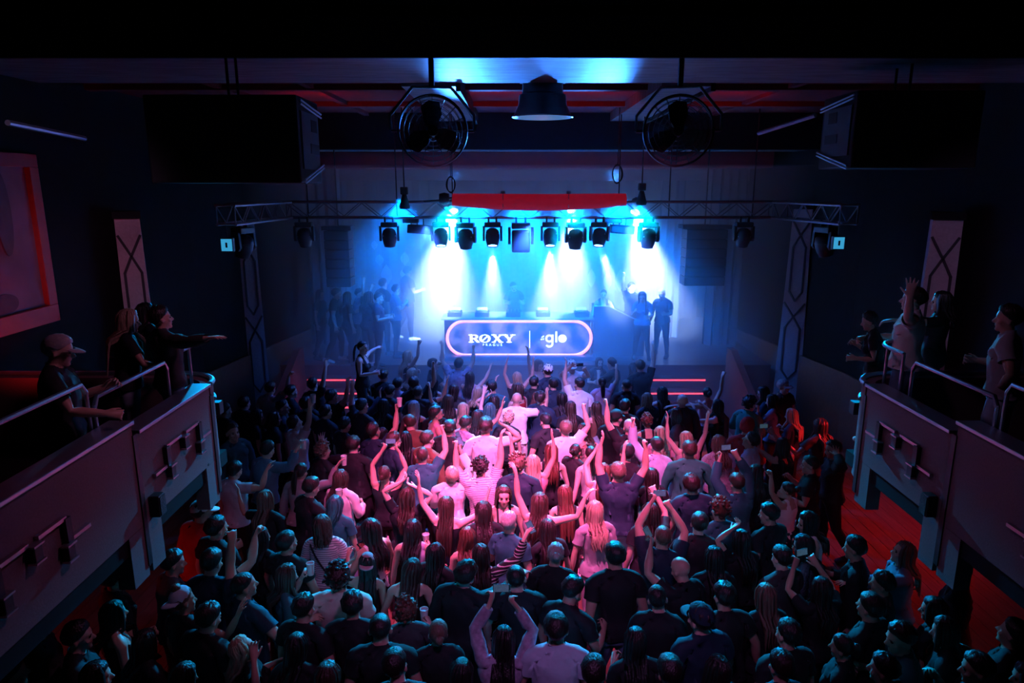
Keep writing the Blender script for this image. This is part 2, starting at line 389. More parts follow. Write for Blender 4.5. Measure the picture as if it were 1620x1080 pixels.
# red framed picture on the wall behind the left balcony
t = empty('framed_picture', (-5.99, 7.85, 4.55))
W_, H_ = 1.9, 2.1
for a, b, c, d in ((-W_ / 2, W_ / 2, -H_ / 2, -H_ / 2 + .22), (-W_ / 2, W_ / 2, H_ / 2 - .16, H_ / 2), (-W_ / 2, -W_ / 2 + .16, -H_ / 2 + .22, H_ / 2 - .16), (W_ / 2 - .16, W_ / 2, -H_ / 2 + .22, H_ / 2 - .16)):
    MB().b2(-.05, .07, a, b, c, d, .01).build('frame_bar', mat('frame_red', (.45, .05, .04), .55), t)
MB().b2(-.05, .0, -W_ / 2 + .16, W_ / 2 - .16, -H_ / 2 + .2, H_ / 2 - .15).build('picture', mat('picture_mauve', (.30, .24, .30), .8, var=.5, scale=2), t)
for yy, zz, ra, rb in ((-.25, .1, .16, .62), (.3, .35, .13, .5), (.1, -.7, .22, .12)):
    MB().lathe([(0, -.0), (1, 0), (1, .02), (0, .02)], Matrix.Translation((0, yy, zz)) @ Matrix.Rotation(PI / 2, 4, 'Y') @ Matrix.Diagonal((rb, ra, 1, 1)), 28).build('painted_shape', mat('picture_grey', (.16, .15, .19), .8), t)
tag(t, 'large picture in a wide red frame on the left wall', 'picture')

# ------------------------------------------------------------------ truss
def truss(a, b, label, n):
    a, b = Vector(a), Vector(b); d = b - a; L = d.length; e = d.normalized(); up = Vector((0, 0, 1)); sd = e.cross(up).normalized()
    t = empty('lighting_truss', (a + b) / 2); h = .145
    P = lambda f, u, v: a + d * f + sd * (u * h) + up * (v * h) - t.location
    for u in (-1, 1):
        for v in (-1, 1):
            MB().rod(P(0, u, v), P(1, u, v), .025, 8).build('chord', m_alu, t, True)
    for i in range(n):
        f0, f1 = i / n, (i + 1) / n; k = 1 if i % 2 else -1
        for (u0, v0), (u1, v1) in (((-1, -k), (-1, k)), ((1, -k), (1, k)), ((-k, 1), (k, 1)), ((-k, -1), (k, -1))):
            MB().rod(P(f0, u0, v0), P(f1, u1, v1), .010, 6).build('brace', m_alu, t)
    for f in (0.004, .996):
        for u0, v0, u1, v1 in ((-1, -1, -1, 1), (-1, 1, 1, 1), (1, 1, 1, -1), (1, -1, -1, -1)):
            MB().rod(P(f, u0, v0), P(f, u1, v1), .012, 6).build('end_brace', m_alu, t)
    tag(t, label, 'truss', 'lighting truss pieces')
TY, TZ = 13.3, 4.78
truss((-4.30, TY, TZ), (5.0, TY, TZ), 'long aluminium lighting truss spanning the front of the stage', 26)
truss((-4.42, 10.7, TZ), (-4.30, TY - .2, TZ), 'short truss piece running from the left end of the main truss', 8)
truss((5.30, 10.9, TZ), (5.05, TY - .2, TZ), 'short truss piece running from the right end of the main truss', 8)
for x in (-3.9, -2.2, 3.0, 4.6):
    t = MB().rod((x, TY, TZ - .16), (x, TY, 6.63), .012).build('hanging_wire', m_blk_metal)
    tag(t, 'thin steel wire holding the truss, ' + {-3.9: 'leftmost of four', -2.2: 'beside the red roll, left', 3.0: 'beside the red roll, right', 4.6: 'rightmost of four'}[x], 'wire', 'truss wires')

# ------------------------------------------------------------------ moving head lamps
m_lens_on = mat('lens_lit', (.9, .95, 1), .2, emit=(.16, .5, 1), estr=24, bump=0)
m_lens = mat('lens_dark', (.05, .07, .10), .08, spec=.8, bump=0)
m_fix = mat('fixture_black', (.028, .03, .036), .42, var=.2, bump=.05)
m_ring = mat('fixture_ring', (.5, .55, .6), .3, metal=.8, bump=0)
def moving_head(loc, pan, tilt, lit, label, sc=1.0, square=False):
    t = empty('moving_head_lamp', loc, pan); t.scale = (sc,) * 3
    for s in (-1, 1):
        c = MB().box((s * .075, 0, -.03), (.035, .07, .10), bev=.006); c.build('clamp', m_fix, t)
    MB().box((0, 0, -.125), (.31, .20, .095), bev=.018).build('base', m_fix, t)
    wd = .165 if not square else .19
    for s in (-1, 1):
        MB().prism([(-.07, -.15), (.07, -.15), (.085, -.38), (.045, -.43), (-.045, -.43), (-.085, -.38)], .042, Matrix.Translation((s * wd - .021, 0, 0)) @ Matrix(((0, 0, 1, 0), (1, 0, 0, 0), (0, 1, 0, 0), (0, 0, 0, 1)))).build('yoke_arm', m_fix, t)
    hd = empty('head', (0, 0, -.36)); hd.parent = t; hd.rotation_euler = (tilt, 0, 0)
    if not square:
        MB().lathe([(0, .17), (.07, .165), (.115, .13), (.135, .06), (.138, -.02), (.125, -.10), (.105, -.16), (.09, -.165)], n=28).build('housing', m_fix, hd, True)
        MB().lathe([(.088, -.155), (.108, -.160), (.108, -.175), (.088, -.175)], n=28).build('lens_ring', m_fix, hd, True)
        MB().tube([(.125 * math.cos(a), -.07 + .0 * math.sin(a), .06 + .03 * math.sin(a)) for a in [R(200) + R(140) * i / 10 for i in range(11)]], .014, 6).build('trim_band', m_ring, hd, True)
        MB().lathe([(0, -.160), (.05, -.163), (.09, -.157), (.09, -.150), (0, -.150)], n=24).build('lens', m_lens_on if lit else m_lens, hd, True)
    else:
        MB().box((0, 0, -.02), (.30, .24, .36), bev=.03).build('housing', m_fix, hd)
        MB().box((0, -.122, -.02), (.24, .012, .28), bev=.004).build('lens', m_lens, hd)
    tag(t, label, 'stage lamp', 'moving head lamps on the truss')
    return t
def at_truss(u, dv=0, Y=TY - .145):
    p = px(u, 346 + dv, Y=Y); return (p.x, TY - .145, TZ - .15)
moving_head(at_truss(615), R(8), R(12), False, 'unlit moving head lamp far left of the beams, alone on the truss')
moving_head(at_truss(697), R(4), R(-20), True, 'lit moving head lamp at the head of the leftmost beam')
moving_head(at_truss(736, Y=TY - .16), R(-6), R(10), False, 'unlit moving head lamp before the leftmost white beam', 1.08)
moving_head(at_truss(779), R(2), R(-20), True, 'lit moving head lamp throwing the narrow second beam')
moving_head(at_truss(824), R(0), R(0), False, 'square wash lamp in a yoke at the middle of the truss', 1.15, True)
moving_head(at_truss(871), R(-2), R(-20), True, 'lit moving head lamp over the right half of the booth')
moving_head(at_truss(911, Y=TY - .16), R(4), R(12), False, 'unlit moving head lamp before the third beam', 1.08)
moving_head(at_truss(949), R(-18), R(-20), True, 'lit moving head lamp tilted towards the right')
moving_head(at_truss(1027, Y=TY - .16), R(10), R(12), False, 'unlit moving head lamp before the rightmost beam', 1.05)
moving_head(at_truss(480), R(5), R(20), False, 'dim moving head lamp near the left bend of the truss')
moving_head(at_truss(1178), R(-5), R(20), False, 'dim moving head lamp near the right bend of the truss')
moving_head((-4.525, 11.6, TZ - .15), R(70), R(20), False, 'dim moving head lamp on the left truss arm', 1.1)
moving_head((5.36, 11.8, TZ - .15), R(-70), R(20), False, 'dim moving head lamp on the right truss arm', 1.1)
# bright beam lamps sitting on the truss
for (a, b, e, c), lab in ((BEAMS[0], 'blazing beam lamp on top of the truss beside the left end of the red roll'), (BEAMS[4], 'blazing beam lamp under the right half of the red roll'), (BEAMS[6], 'blazing beam lamp on the truss right of the red roll')):
    t = empty('beam_lamp', a); d = (Vector(b) - Vector(a)).normalized()
    t.rotation_euler = d.to_track_quat('-Z', 'Y').to_euler()
    MB().lathe([(0, .30), (.06, .29), (.08, .22), (.09, .10), (.10, .03), (.10, .022)], n=20).build('housing', m_fix, t, True)
    MB().lathe([(0, .03), (.085, .03), (.085, .022), (0, .018)], n=20).build('lens', m_lens_on, t, True)
    # small front lamp of the same unit turned to the hall
    MB().lathe([(0, -.012), (.07, -.010), (.085, 0), (0, .012)], Matrix.Translation((0, -.14, .10)) @ Matrix.Rotation(R(90), 4, 'X'), 16).build('front_lens', m_lens_on, t, True)
    MB().box((0, .10, .16), (.05, .10, .05)).build('bracket', m_fix, t)
    tag(t, lab, 'stage lamp', 'beam lamps on top of the truss')
# flat strobe panels
for u, v, lab in ((660, 352, 'flat black strobe panel left of the leftmost beam'), (980, 352, 'flat black strobe panel between the two right beams')):
    p = px(u, v, Y=TY)
    t = empty('strobe_panel', (p.x, TY, TZ - .15))
    MB().box((-.12, 0, -.05), (.30, .16, .10), bev=.008).build('power_box', m_fix, t)
    MB().box((.05, -.02, -.22), (.46, .20, .16), (0, R(4), 0), .012).build('body', m_fix, t)
    MB().box((.05, -.124, -.22), (.40, .01, .11), (0, R(4), 0)).build('front', m_lens, t)
    for s in (-.12, 0, .12): MB().rod((s, 0, -.14), (s, 0, .0), .012).build('clamp', m_fix, t)
    tag(t, lab, 'strobe', 'strobe panels')
# small square flood lamps on the truss arms
for (x, y, lab) in ((-4.55, 11.0, 'small pale square flood lamp hanging under the left truss arm'), (5.40, 11.4, 'small pale square flood lamp hanging under the right truss arm')):
    t = empty('flood_lamp', (x, y, TZ - .15))
    MB().rod((0, 0, 0), (0, 0, -.20), .012).build('rod', m_fix, t)
    MB().box((0, 0, -.33), (.20, .08, .22), bev=.01).build('housing', m_fix, t)
    MB().box((0, -.045, -.33), (.17, .012, .19)).build('front', mat('flood_front', (.2, .5, .6), .3, emit=(.05, .45, .8), estr=.7), t)
    MB().box((0, -.054, -.33), (.03, .008, .08)).build('mark', m_fix, t)
    tag(t, lab, 'flood lamp', 'flood lamps on the truss arms')
# red cloth roll hanging before the truss
a, b = px(716, 322, Y=12.7), px(990, 320, Y=12.7)
pts = [(a.x + (b.x - a.x) * f, 12.7, 4.98 - .05 * math.sin(f * PI)) for f in [i / 24 for i in range(25)]]
t = empty('red_roll', (0.2, 12.7, 4.95))
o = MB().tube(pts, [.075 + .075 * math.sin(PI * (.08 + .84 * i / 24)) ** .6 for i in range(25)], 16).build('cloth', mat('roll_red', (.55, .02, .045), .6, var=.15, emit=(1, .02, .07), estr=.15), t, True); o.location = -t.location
for f in (.04, .96):
    q = pts[int(f * 24)]; o = MB().rod((q[0], q[1], q[2]), (q[0], q[1], 6.63), .010).build('hanger', m_blk_metal, t); o.location = -t.location
for f in (.30, .69):
    q = pts[int(f * 24)]
    o = MB().rod((q[0], q[1] - .13, q[2] - .1), (q[0], q[1] - .13, q[2] + .16), .008).box((q[0], q[1] - .1, q[2] + .17), (.08, .05, .05)).build('tie', m_ring, t); o.location = -t.location
tag(t, 'long red cloth-covered roll hanging in front of the truss', 'red roll')
# loops of cable, microphone-like spotlight, hanging bags
for u, v, rr, lab in ((713, 292, .13, 'coil of black cable hanging over the left end of the red roll'), (977, 275, .15, 'coil of black cable hanging above the right end of the red roll')):
    p = px(u, v, Y=12.6); t = empty('cable_coil', p)
    for k in range(3):
        MB().tube([(rr * (1 - .08 * k) * math.cos(a_) * .62, .02 * k + .02 * math.sin(3 * a_), rr * (1 + .06 * k) * math.sin(a_)) for a_ in [2 * PI * i / 28 for i in range(28)]], .010, 6, True).build('cable_loop', m_dark, t, True)
    MB().rod((0, 0, rr), (0, 0, 6.63 - p.z), .008).build('cable', m_dark, t)
    tag(t, lab, 'cable', 'cable coils')
for u, v, lab in ((640, 318, 'black chain hoist hanging left of the red roll'), (1015, 312, 'black chain hoist hanging right of the red roll')):
    p = px(u, v, Y=13.1); t = empty('chain_hoist', p)
    MB().lathe([(0, .14), (.04, .13), (.06, .05), (.10, -.10), (.09, -.14), (0, -.15)], n=14).build('chain_bag', m_dark, t, True)
    MB().box((0, 0, .19), (.14, .12, .14), bev=.02).build('motor', m_fix, t)
    MB().rod((0, 0, .25), (0, 0, 6.63 - p.z), .012).build('chain', m_dark, t)
    tag(t, lab, 'hoist', 'chain hoists')
p = px(703, 314, Y=12.9); t = empty('follow_spot', p)
MB().lathe([(0, .10), (.09, .09), (.11, 0), (.09, -.09), (0, -.10)], Matrix.Rotation(PI / 2, 4, 'Y'), 18).build('housing', m_fix, t, True)
MB().rod((-.05, 0, -.03), (-.42, .26, -.06), .02).rod((0, 0, 0), (.24, -.2, .02), .02).build('arm', m_fix, t)
tag(t, 'round black lamp on a bar at the left tip of the red roll', 'lamp')

# ------------------------------------------------------------------ line arrays beside the stage
def line_array(u0, u1, v0, v1, Y, lab):
    a, b = px(u0, v0, Y=Y), px(u1, v1, Y=Y); n_ = 6
    t = empty('line_array', ((a.x + b.x) / 2, Y, b.z)); hh = (a.z - b.z) / n_; ww = b.x - a.x
    for i in range(n_):
        c = MB().box((0, 0, hh * (i + .5)), (ww, .45, hh * .95), bev=.012).build('cabinet', m_dark, t)
        MB().box((0, -.228, hh * (i + .5)), (ww * .94, .01, hh * .8)).build('grille', mat('grille', (.03, .03, .035), .6, scale=120, bump=.6), c)
    MB().box((0, 0, hh * n_ + .05), (ww * 1.2, .4, .08)).build('flying_frame', m_blk_metal, t)
    MB().rod((0, 0, hh * n_), (0, 0, 6.3 - b.z), .015).build('wire', m_blk_metal, t)
    tag(t, lab, 'loudspeaker', 'line arrays beside the stage')
line_array(516, 559, 364, 452, 14.5, 'tall black line array hanging left of the stage beams')
line_array(1083, 1141, 362, 450, 14.5, 'tall black line array hanging right of the stage beams')

# ------------------------------------------------------------------ big hanging loudspeaker cabinets near the ceiling
def big_speaker(x0, x1, y0, y1, z0, z1, face, lab):
    t = empty('hung_loudspeaker', ((x0 + x1) / 2, (y0 + y1) / 2, z0)); L = -t.location
    def put(mb, nm, m):
        o = mb.build(nm, m, t); o.location = L
    put(MB().b2(x0, x1, y0, y1, z0, z1, .02), 'cabinet', m_dark)
    xs = x1 if face > 0 else x0
    m_side = mat('speaker_side', (.06, .10, .12), .5)
    put(MB().b2(xs, xs + face * .015, y0 + .08, y1 - .08, z0 + .14, z1 - .14), 'side_plate', m_side)
    for za, zb in ((z1 - .08, z1 - .03), (z0 + .03, z0 + .08)):
        for dz in (0, .035):
            put(MB().rod((xs + face * .03, y0 + .02, za + dz * (1 if za > z0 + .3 else -1)), (xs + face * .03, y1, zb - .12 * (1 if za > z0 + .3 else -1) + dz * (1 if za > z0 + .3 else -1)), .010), 'edge_rail', m_chrome)
    put(MB().b2(xs, xs + face * .02, y0 + .35, y0 + .65, (z0 + z1) / 2 - .12, (z0 + z1) / 2 - .02), 'handle', m_dark)
    put(MB().b2(xs, xs + face * .02, y0 + .40, y0 + .60, (z0 + z1) / 2 + .10, (z0 + z1) / 2 + .22), 'handle', m_dark)
    for yy in (y0 + .25, y1 - .25):
        put(MB().rod(((x0 + x1) / 2, yy, z1), ((x0 + x1) / 2, yy, 6.5), .015), 'hanging_wire', m_blk_metal)
    tag(t, lab, 'loudspeaker', 'hung loudspeakers under the ceiling')
big_speaker(-3.6, -2.10, 7.0, 7.75, 5.24, 6.08, 1, 'huge black loudspeaker hung under the ceiling at upper left')
big_speaker(3.65, 5.0, 7.6, 8.4, 5.40, 6.20, -1, 'huge black loudspeaker hung under the ceiling at upper right')

# ------------------------------------------------------------------ fans and the pendant lamp
def fan(p, rz, lab):
    t = empty('drum_fan', p, rz); rr = .36
    for yy in (-.09, .09):
        for k in range(7):
            q = rr * (k + 1) / 7
            MB().tube([(q * math.cos(a), yy * (1 - .45 * (q / rr) ** 3), q * math.sin(a)) for a in [2 * PI * i / 36 for i in range(36)]], .0035 if k < 6 else .012, 5, True).build('guard_ring', m_blk_metal, t, True)
        for k in range(16):
            a = 2 * PI * k / 16
            MB().rod((.05 * math.cos(a), yy, .05 * math.sin(a)), (rr * math.cos(a), yy * .55, rr * math.sin(a)), .003, 5).build('guard_wire', m_blk_metal, t)
    MB().lathe([(0, -.11), (.055, -.10), (.06, .10), (.09, .12), (.09, .26), (0, .28)], Matrix.Rotation(-PI / 2, 4, 'X'), 18).build('motor', m_fix, t, True)
    for k in range(3):
        M = Matrix.Rotation(2 * PI * k / 3 + .4, 4, 'Y') @ Matrix.Rotation(R(24), 4, 'X')
        MB().prism([(.04, -.05), (.16, -.13), (.29, -.12), (.31, 0), (.26, .10), (.12, .09), (.04, .05)], .006, M @ Matrix.Rotation(PI / 2, 4, 'X')).build('blade', m_fix, t)
    MB().tube([(-.44, .0, .0), (-.44, 0, .16), (-.20, 0, .44), (.20, 0, .44), (.44, 0, .16), (.44, 0, 0)], .018, 6).build('bracket', m_chrome, t, True)
    for s in (-1, 1): MB().rod((s * .44, 0, 0), (s * .34, 0, 0), .016).build('pivot', m_fix, t)
    MB().rod((0, 0, .44), (0, 0, 6.5 - p[2]), .03).build('hanger', m_fix, t)
    tag(t, lab, 'fan', 'fans under the ceiling beams')
fan((-.84, 7.55, 5.78), R(6), 'large caged fan hanging left of the pendant lamp')
fan((1.76, 7.55, 5.78), R(-10), 'large caged fan hanging right of the pendant lamp')
p = px(858, 186, Y=9.5)
t = empty('pendant_lamp', p)
MB().lathe([(0, .50), (.20, .50), (.26, .50), (.27, .30), (.31, .28), (.32, .16), (.37, .05), (.405, .0), (.40, -.004), (.36, .05)], n=40).build('shade', m_fix, t, True)
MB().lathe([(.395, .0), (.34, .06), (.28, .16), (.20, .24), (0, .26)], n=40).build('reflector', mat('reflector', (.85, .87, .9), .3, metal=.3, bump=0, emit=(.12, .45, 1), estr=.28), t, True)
MB().lathe([(.393, -.002), (.408, .0), (.408, .012), (.393, .012)], n=40).build('rim', m_chrome, t, True)
MB().rod((0, 0, .5), (0, 0, 6.63 - p.z), .025).build('stem', m_fix, t)
for s in (-1, 1): MB().lathe([(0, .02), (.02, .015), (.02, -.015), (0, -.02)], Matrix.Translation((s * .28, -.02, .44)), 10).build('knob', m_ring, t, True)
tag(t, 'big black bell-shaped pendant lamp in the middle of the ceiling', 'pendant lamp')
# glossy pipe on the ceiling at right, neon tube reflections come from the lamps
a, b = px(1200, 211, Y=9.6), px(1290, 182, Y=8.7)
tag(MB().tube([a, b], .028, 8).build('ceiling_pipe', m_chrome, smooth=True), 'shiny metal pipe running along the ceiling at upper right', 'pipe')
a, b = px(12, 194, Y=5.2), px(134, 219, Y=6.2)
tag(MB().tube([a, b], .022, 8).build('ceiling_pipe', m_chrome, smooth=True), 'thin dull pipe running along the ceiling at upper left', 'pipe')

# ------------------------------------------------------------------ booth with the lit sign
BY = 15.3
t = empty('dj_booth', (.16, BY, SZ)); bx0, bx1 = -1.55, 1.80
def put(mb, nm, m, par=None, sm=False):
    o = mb.build(nm, m, par or t, sm)
    if par is None: o.location = -t.location
    return o
m_booth = mat('booth_black', (.03, .035, .05), .3, var=.2)
put(MB().b2(bx0, bx1, BY + .02, BY + .75, SZ, SZ + .90, .01), 'cabinet', m_booth)
put(MB().b2(bx0 - .06, bx1 + .06, BY - .06, BY + .80, SZ + .90, SZ + .945, .008), 'table_top', mat('booth_top', (.5, .55, .62), .25, metal=.4))
put(MB().b2(bx0 - .1, bx1 + .1, BY - .25, BY + .02, SZ, SZ + .09), 'plinth', mat('plinth', (.10, .06, .09), .25))
# screen picture: soft blue and lilac clouds
ms = bpy.data.materials.new('screen_picture'); ms.use_nodes = True; nt = ms.node_tree; pb = nt.nodes['Principled BSDF']
pb.inputs['Base Color'].default_value = (.02, .03, .06, 1); pb.inputs['Roughness'].default_value = .15
tc = nt.nodes.new('ShaderNodeTexCoord'); nz = nt.nodes.new('ShaderNodeTexNoise'); nz.inputs['Scale'].default_value = 2.6; nz.inputs['Detail'].default_value = 5
rp = nt.nodes.new('ShaderNodeValToRGB'); rp.color_ramp.elements[0].position = .42; rp.color_ramp.elements[0].color = (.0, .05, .25, 1); rp.color_ramp.elements[1].position = .68; rp.color_ramp.elements[1].color = (.75, .62, 1.0, 1)
nt.links.new(tc.outputs['Object'], nz.inputs['Vector']); nt.links.new(nz.outputs['Fac'], rp.inputs['Fac']); nt.links.new(rp.outputs['Color'], pb.inputs['Emission Color']); pb.inputs['Emission Strength'].default_value = .6
sw, sh_ = 3.30, .80; scx, scz = .165, SZ + .475; rr = sh_ / 2
def stadium(k=1.0, off=0):
    P = []
    for sgn, a0 in ((1, -90), (-1, 90)):
        for i in range(15):
            a = R(a0 + 180 * i / 14); P.append((scx + sgn * (sw / 2 - rr) + (rr + off) * math.cos(a), scz + (rr + off) * math.sin(a)))
    return P
put(MB().prism(stadium(off=-.02), .02, Matrix.Translation((0, BY + .02, 0)) @ Matrix.Rotation(PI / 2, 4, 'X')), 'screen', ms)
m_neon = mat('neon_pink', (1, .5, .6), .4, emit=(1, .30, .42), estr=1.9, bump=0)
put(MB().tube([(x, BY - .03, z) for x, z in stadium()], .036, 10, True), 'neon_tube', m_neon, None, True)
m_white = mat('sign_white', (.9, .9, .9), .5, emit=(.9, .95, 1), estr=2.4, bump=0)
# lettering, flat strokes 1 cm proud of the screen
def stroke_letter(polys, x, z, w, h):
    b = MB()
    for poly in polys:
        b.prism([(x + u * w, z + v * h) for u, v in poly], .012, Matrix.Translation((0, BY - .003, 0)) @ Matrix.Rotation(PI / 2, 4, 'X'))
    return b
def rect(a, b, c, d): return [(a, b), (c, b), (c, d), (a, d)]
def ring(cx, cz, ra, rb, ta, tb, a0=0, a1=360, n_=20):
    out = []
    for i in range(n_):
        p, q = R(a0 + (a1 - a0) * i / n_), R(a0 + (a1 - a0) * (i + 1) / n_)
        out.append([(cx + ra * math.cos(p), cz + rb * math.sin(p)), (cx + ra * math.cos(q), cz + rb * math.sin(q)), (cx + (ra - ta) * math.cos(q), cz + (rb - tb) * math.sin(q)), (cx + (ra - ta) * math.cos(p), cz + (rb - tb) * math.sin(p))])
    return out
lx0, lx1 = px(740, 535, Y=BY).x, px(813, 535, Y=BY).x; lz0, lz1 = px(770, 541.5, Y=BY).z, px(770, 529, Y=BY).z
lw, lh = (lx1 - lx0) / 4, lz1 - lz0
RL = [rect(.12, 0, .34, 1), rect(0, 0, .46, .10), rect(0, .90, .55, 1)] + ring(.52, .73, .34, .27, .22, .10, -90, 90, 12) + [rect(.3, .44, .55, .54), [(.42, .48), (.66, .48), (.98, .08), (.98, 0), (.74, 0)]]
OL = ring(.5, .5, .52, .52, .24, .09, n_=28) + [[(.18, .22), (.30, .14), (.82, .78), (.70, .86)]]
XLt = [[(.08, 0), (.26, 0), (.92, 1), (.74, 1)], [(.02, 1), (.32, 1), (.98, 0), (.68, 0)], rect(0, 0, .36, .08), rect(.64, 0, 1.04, .08), rect(-.04, .92, .42, 1), rect(.62, .92, 1.0, 1)]
YL = [[(.0, 1), (.30, 1), (.64, .45), (.64, .3), (.40, .3), (.40, .42)], [(.78, 1), (.96, 1), (.62, .42), (.52, .45)], rect(.40, 0, .64, .45), rect(.28, 0, .76, .08), rect(-.05, .92, .42, 1), rect(.62, .92, 1.1, 1)]
for i, ltr in enumerate((RL, OL, XLt, YL)):
    put(stroke_letter(ltr, lx0 + i * lw + (.02 if i != 1 else .0), lz0, lw * .97, lh), 'letter', m_white)
def font_mesh(txt, x, z, size, sx=1.0, space=1.0):
    cu = bpy.data.curves.new('txt', 'FONT'); cu.body = txt; cu.size = size; cu.extrude = .005; cu.space_character = space; cu.align_x = 'CENTER'
    ob = bpy.data.objects.new('txt', cu); COL.objects.link(ob)
    dg = bpy.context.evaluated_depsgraph_get(); me = bpy.data.meshes.new_from_object(ob.evaluated_get(dg)); bpy.data.objects.remove(ob); bpy.data.curves.remove(cu)
    me.transform(Matrix.Translation((x, BY - .008, z)) @ Matrix.Rotation(PI / 2, 4, 'X') @ Matrix.Diagonal((sx, 1, 1, 1)))
    me.materials.append(m_white)
    return me
o = link('lettering', font_mesh('PRAGUE', px(779, 546, Y=BY).x, px(779, 546.8, Y=BY).z, .075, 1.1, 1.7), t); o.location = -t.location
p0, p1 = px(838, 523, Y=BY), px(838, 550, Y=BY)
put(MB().b2(p0.x - .009, p0.x + .009, BY - .015, BY - .003, p1.z, p0.z), 'divider', m_white)
gx, gz = px(869, 541, Y=BY).x, px(869, 541, Y=BY).z; u_ = .0145
put(stroke_letter(ring(0, 6.0, 6.3, 6.3, 2.6, 2.6, n_=28) + [rect(3.7, -2.5, 6.3, 12.2)] + ring(0, -2.5, 6.3, 6.0, 2.6, 2.6, -150, 0, 16), gx, gz, u_, u_), 'letter', m_white)
put(stroke_letter([rect(0, 0, 2.7, 17.5)], px(878.5, 541, Y=BY).x, gz, u_, u_), 'letter', m_white)
put(stroke_letter(ring(0, 6.0, 6.5, 6.3, 6.4, 6.2, n_=28), px(889.5, 541, Y=BY).x, gz, u_, u_), 'letter', m_white)
for k, (dx_, dz_) in enumerate(((-9.5, 5), (-11.5, 8), (-9.5, 9.5), (-12.5, 4.5))):
    put(stroke_letter([[(1.1 * math.cos(a), 1.1 * math.sin(a)) for a in [2 * PI * i / 10 for i in range(10)]]], gx + dx_ * u_, gz + dz_ * u_, u_, u_), 'logo_dot', m_white)
tag(t, 'DJ booth with pink neon outline and white ROXY PRAGUE and glo lettering', 'dj booth')
# gear on the table
def deck(x, lab):
    t = empty('media_player', (x, BY + .30, SZ + .945))
    MB().box((0, 0, .05), (.32, .38, .10), bev=.01).build('body', m_fix, t)
    MB().lathe([(.13, .10), (.13, .118), (.12, .124), (0, .124)], Matrix.Translation((0, -.04, 0)), 24).build('jog_wheel', m_ring, t, True)
    MB().box((0, .13, .13), (.24, .10, .012), (R(35), 0, 0)).build('display', mat('deck_display', (.3, .5, .7), .3, emit=(.4, .7, 1), estr=1.5), t)
    tag(t, lab, 'media player', 'players on the booth table')
deck(px(718, 500, Y=BY).x, 'media player at the left end of the booth table'); deck(px(762, 500, Y=BY).x, 'media player left of the mixer on the booth table')
deck(px(860, 500, Y=BY).x, 'media player right of the mixer on the booth table'); deck(px(922, 500, Y=BY).x, 'media player at the right end of the booth table')
t = empty('mixer', (px(812, 500, Y=BY).x, BY + .30, SZ + .945))
MB().box((0, 0, .05), (.33, .40, .10), bev=.01).build('body', m_fix, t)
for i in range(4):
    for j in range(5): MB().rod((-.12 + .08 * i, .14 - .06 * j, .10), (-.12 + .08 * i, .14 - .06 * j, .122), .011, 8).build('knob', m_ring, t)
tag(t, 'mixer with rows of knobs in the middle of the booth table', 'mixer')
# dark riser beside the booth with a pale slanting edge
p0 = px(940, 484, Y=15.5); p1 = px(1007, 506, Y=15.5)
t = empty('side_riser', (p0.x, 15.75, SZ))
o = MB().prism([(p0.x, SZ), (p1.x + .2, SZ), (p1.x + .2, p1.z - .05), (p1.x, p1.z), (px(962, 486, Y=15.5).x, p0.z), (p0.x, p0.z)], .5, Matrix.Translation((0, 16.0, 0)) @ Matrix.Rotation(PI / 2, 4, 'X')).build('body', m_booth, t); o.location = -t.location
o = MB().tube([(p0.x, 15.49, p0.z), (px(962, 486, Y=15.5).x, 15.49, p0.z), (p1.x, 15.49, p1.z)], .012, 6).build('edge', m_ring, t); o.location = -t.location
tag(t, 'dark riser right of the booth with a pale slanting top edge', 'riser')

# lamp bars that carry the pink wash above the viewer
for x, y in ((-.9, 5.9), (1.6, 5.9)):
    t = empty('wash_lamp', (x, y, 7.15))
    MB().rod((0, 0, .45), (0, 0, -.06), .02).build('stem', m_fix, t)
    MB().lathe([(0, .02), (.09, .02), (.12, -.02), (.13, -.055), (.12, -.055)], Matrix.Translation((0, 0, -.06)), 20).build('shade', m_fix, t, True)
    tag(t, 'black wash lamp under the ceiling above the viewer, ' + ('left' if x < 0 else 'right') + ' one', 'wash lamp', 'wash lamps above the viewer')
# ------------------------------------------------------------------ people: body generator


def sstep(a, b, x):
    t = np.clip((x - a) / (b - a), 0, 1)
    return t * t * (3 - 2 * t)

def bm_tube(bm, pts, radii, n=14, ref=(0, 0, 1), power=2.0):
    """closed loft through pts; radii = (along side, along ref) pairs"""
    pts = [Vector(p) for p in pts]
    rings = []
    for i, p in enumerate(pts):
        t = (pts[min(i + 1, len(pts) - 1)] - pts[max(i - 1, 0)]).normalized()
        r = Vector(ref)
        if abs(t.dot(r)) > .95:
            r = Vector((0, 1, 0))
        a = t.cross(r).normalized()
        b = a.cross(t).normalized()
        ra, rb = radii[i] if isinstance(radii[i], tuple) else (radii[i], radii[i])
        ring = []
        for k in range(n):
            th = 2 * PI * k / n
            c, s = math.cos(th), math.sin(th)
            e = 2.0 / power
            c = math.copysign(abs(c) ** e, c)
            s = math.copysign(abs(s) ** e, s)
            ring.append(bm.verts.new(p + a * (ra * c) + b * (rb * s)))
        rings.append(ring)
    for i in range(len(rings) - 1):
        for k in range(n):
            bm.faces.new((rings[i][k], rings[i][(k + 1) % n], rings[i + 1][(k + 1) % n], rings[i + 1][k]))
    bm.faces.new(list(reversed(rings[0])))
    bm.faces.new(rings[-1])

def bm_ball(bm, c, r, u=16, v=10):
    m = Matrix.Translation(c) @ Matrix.Diagonal((r[0], r[1], r[2], 1))
    bmesh.ops.create_uvsphere(bm, u_segments=u, v_segments=v, radius=1, matrix=m)

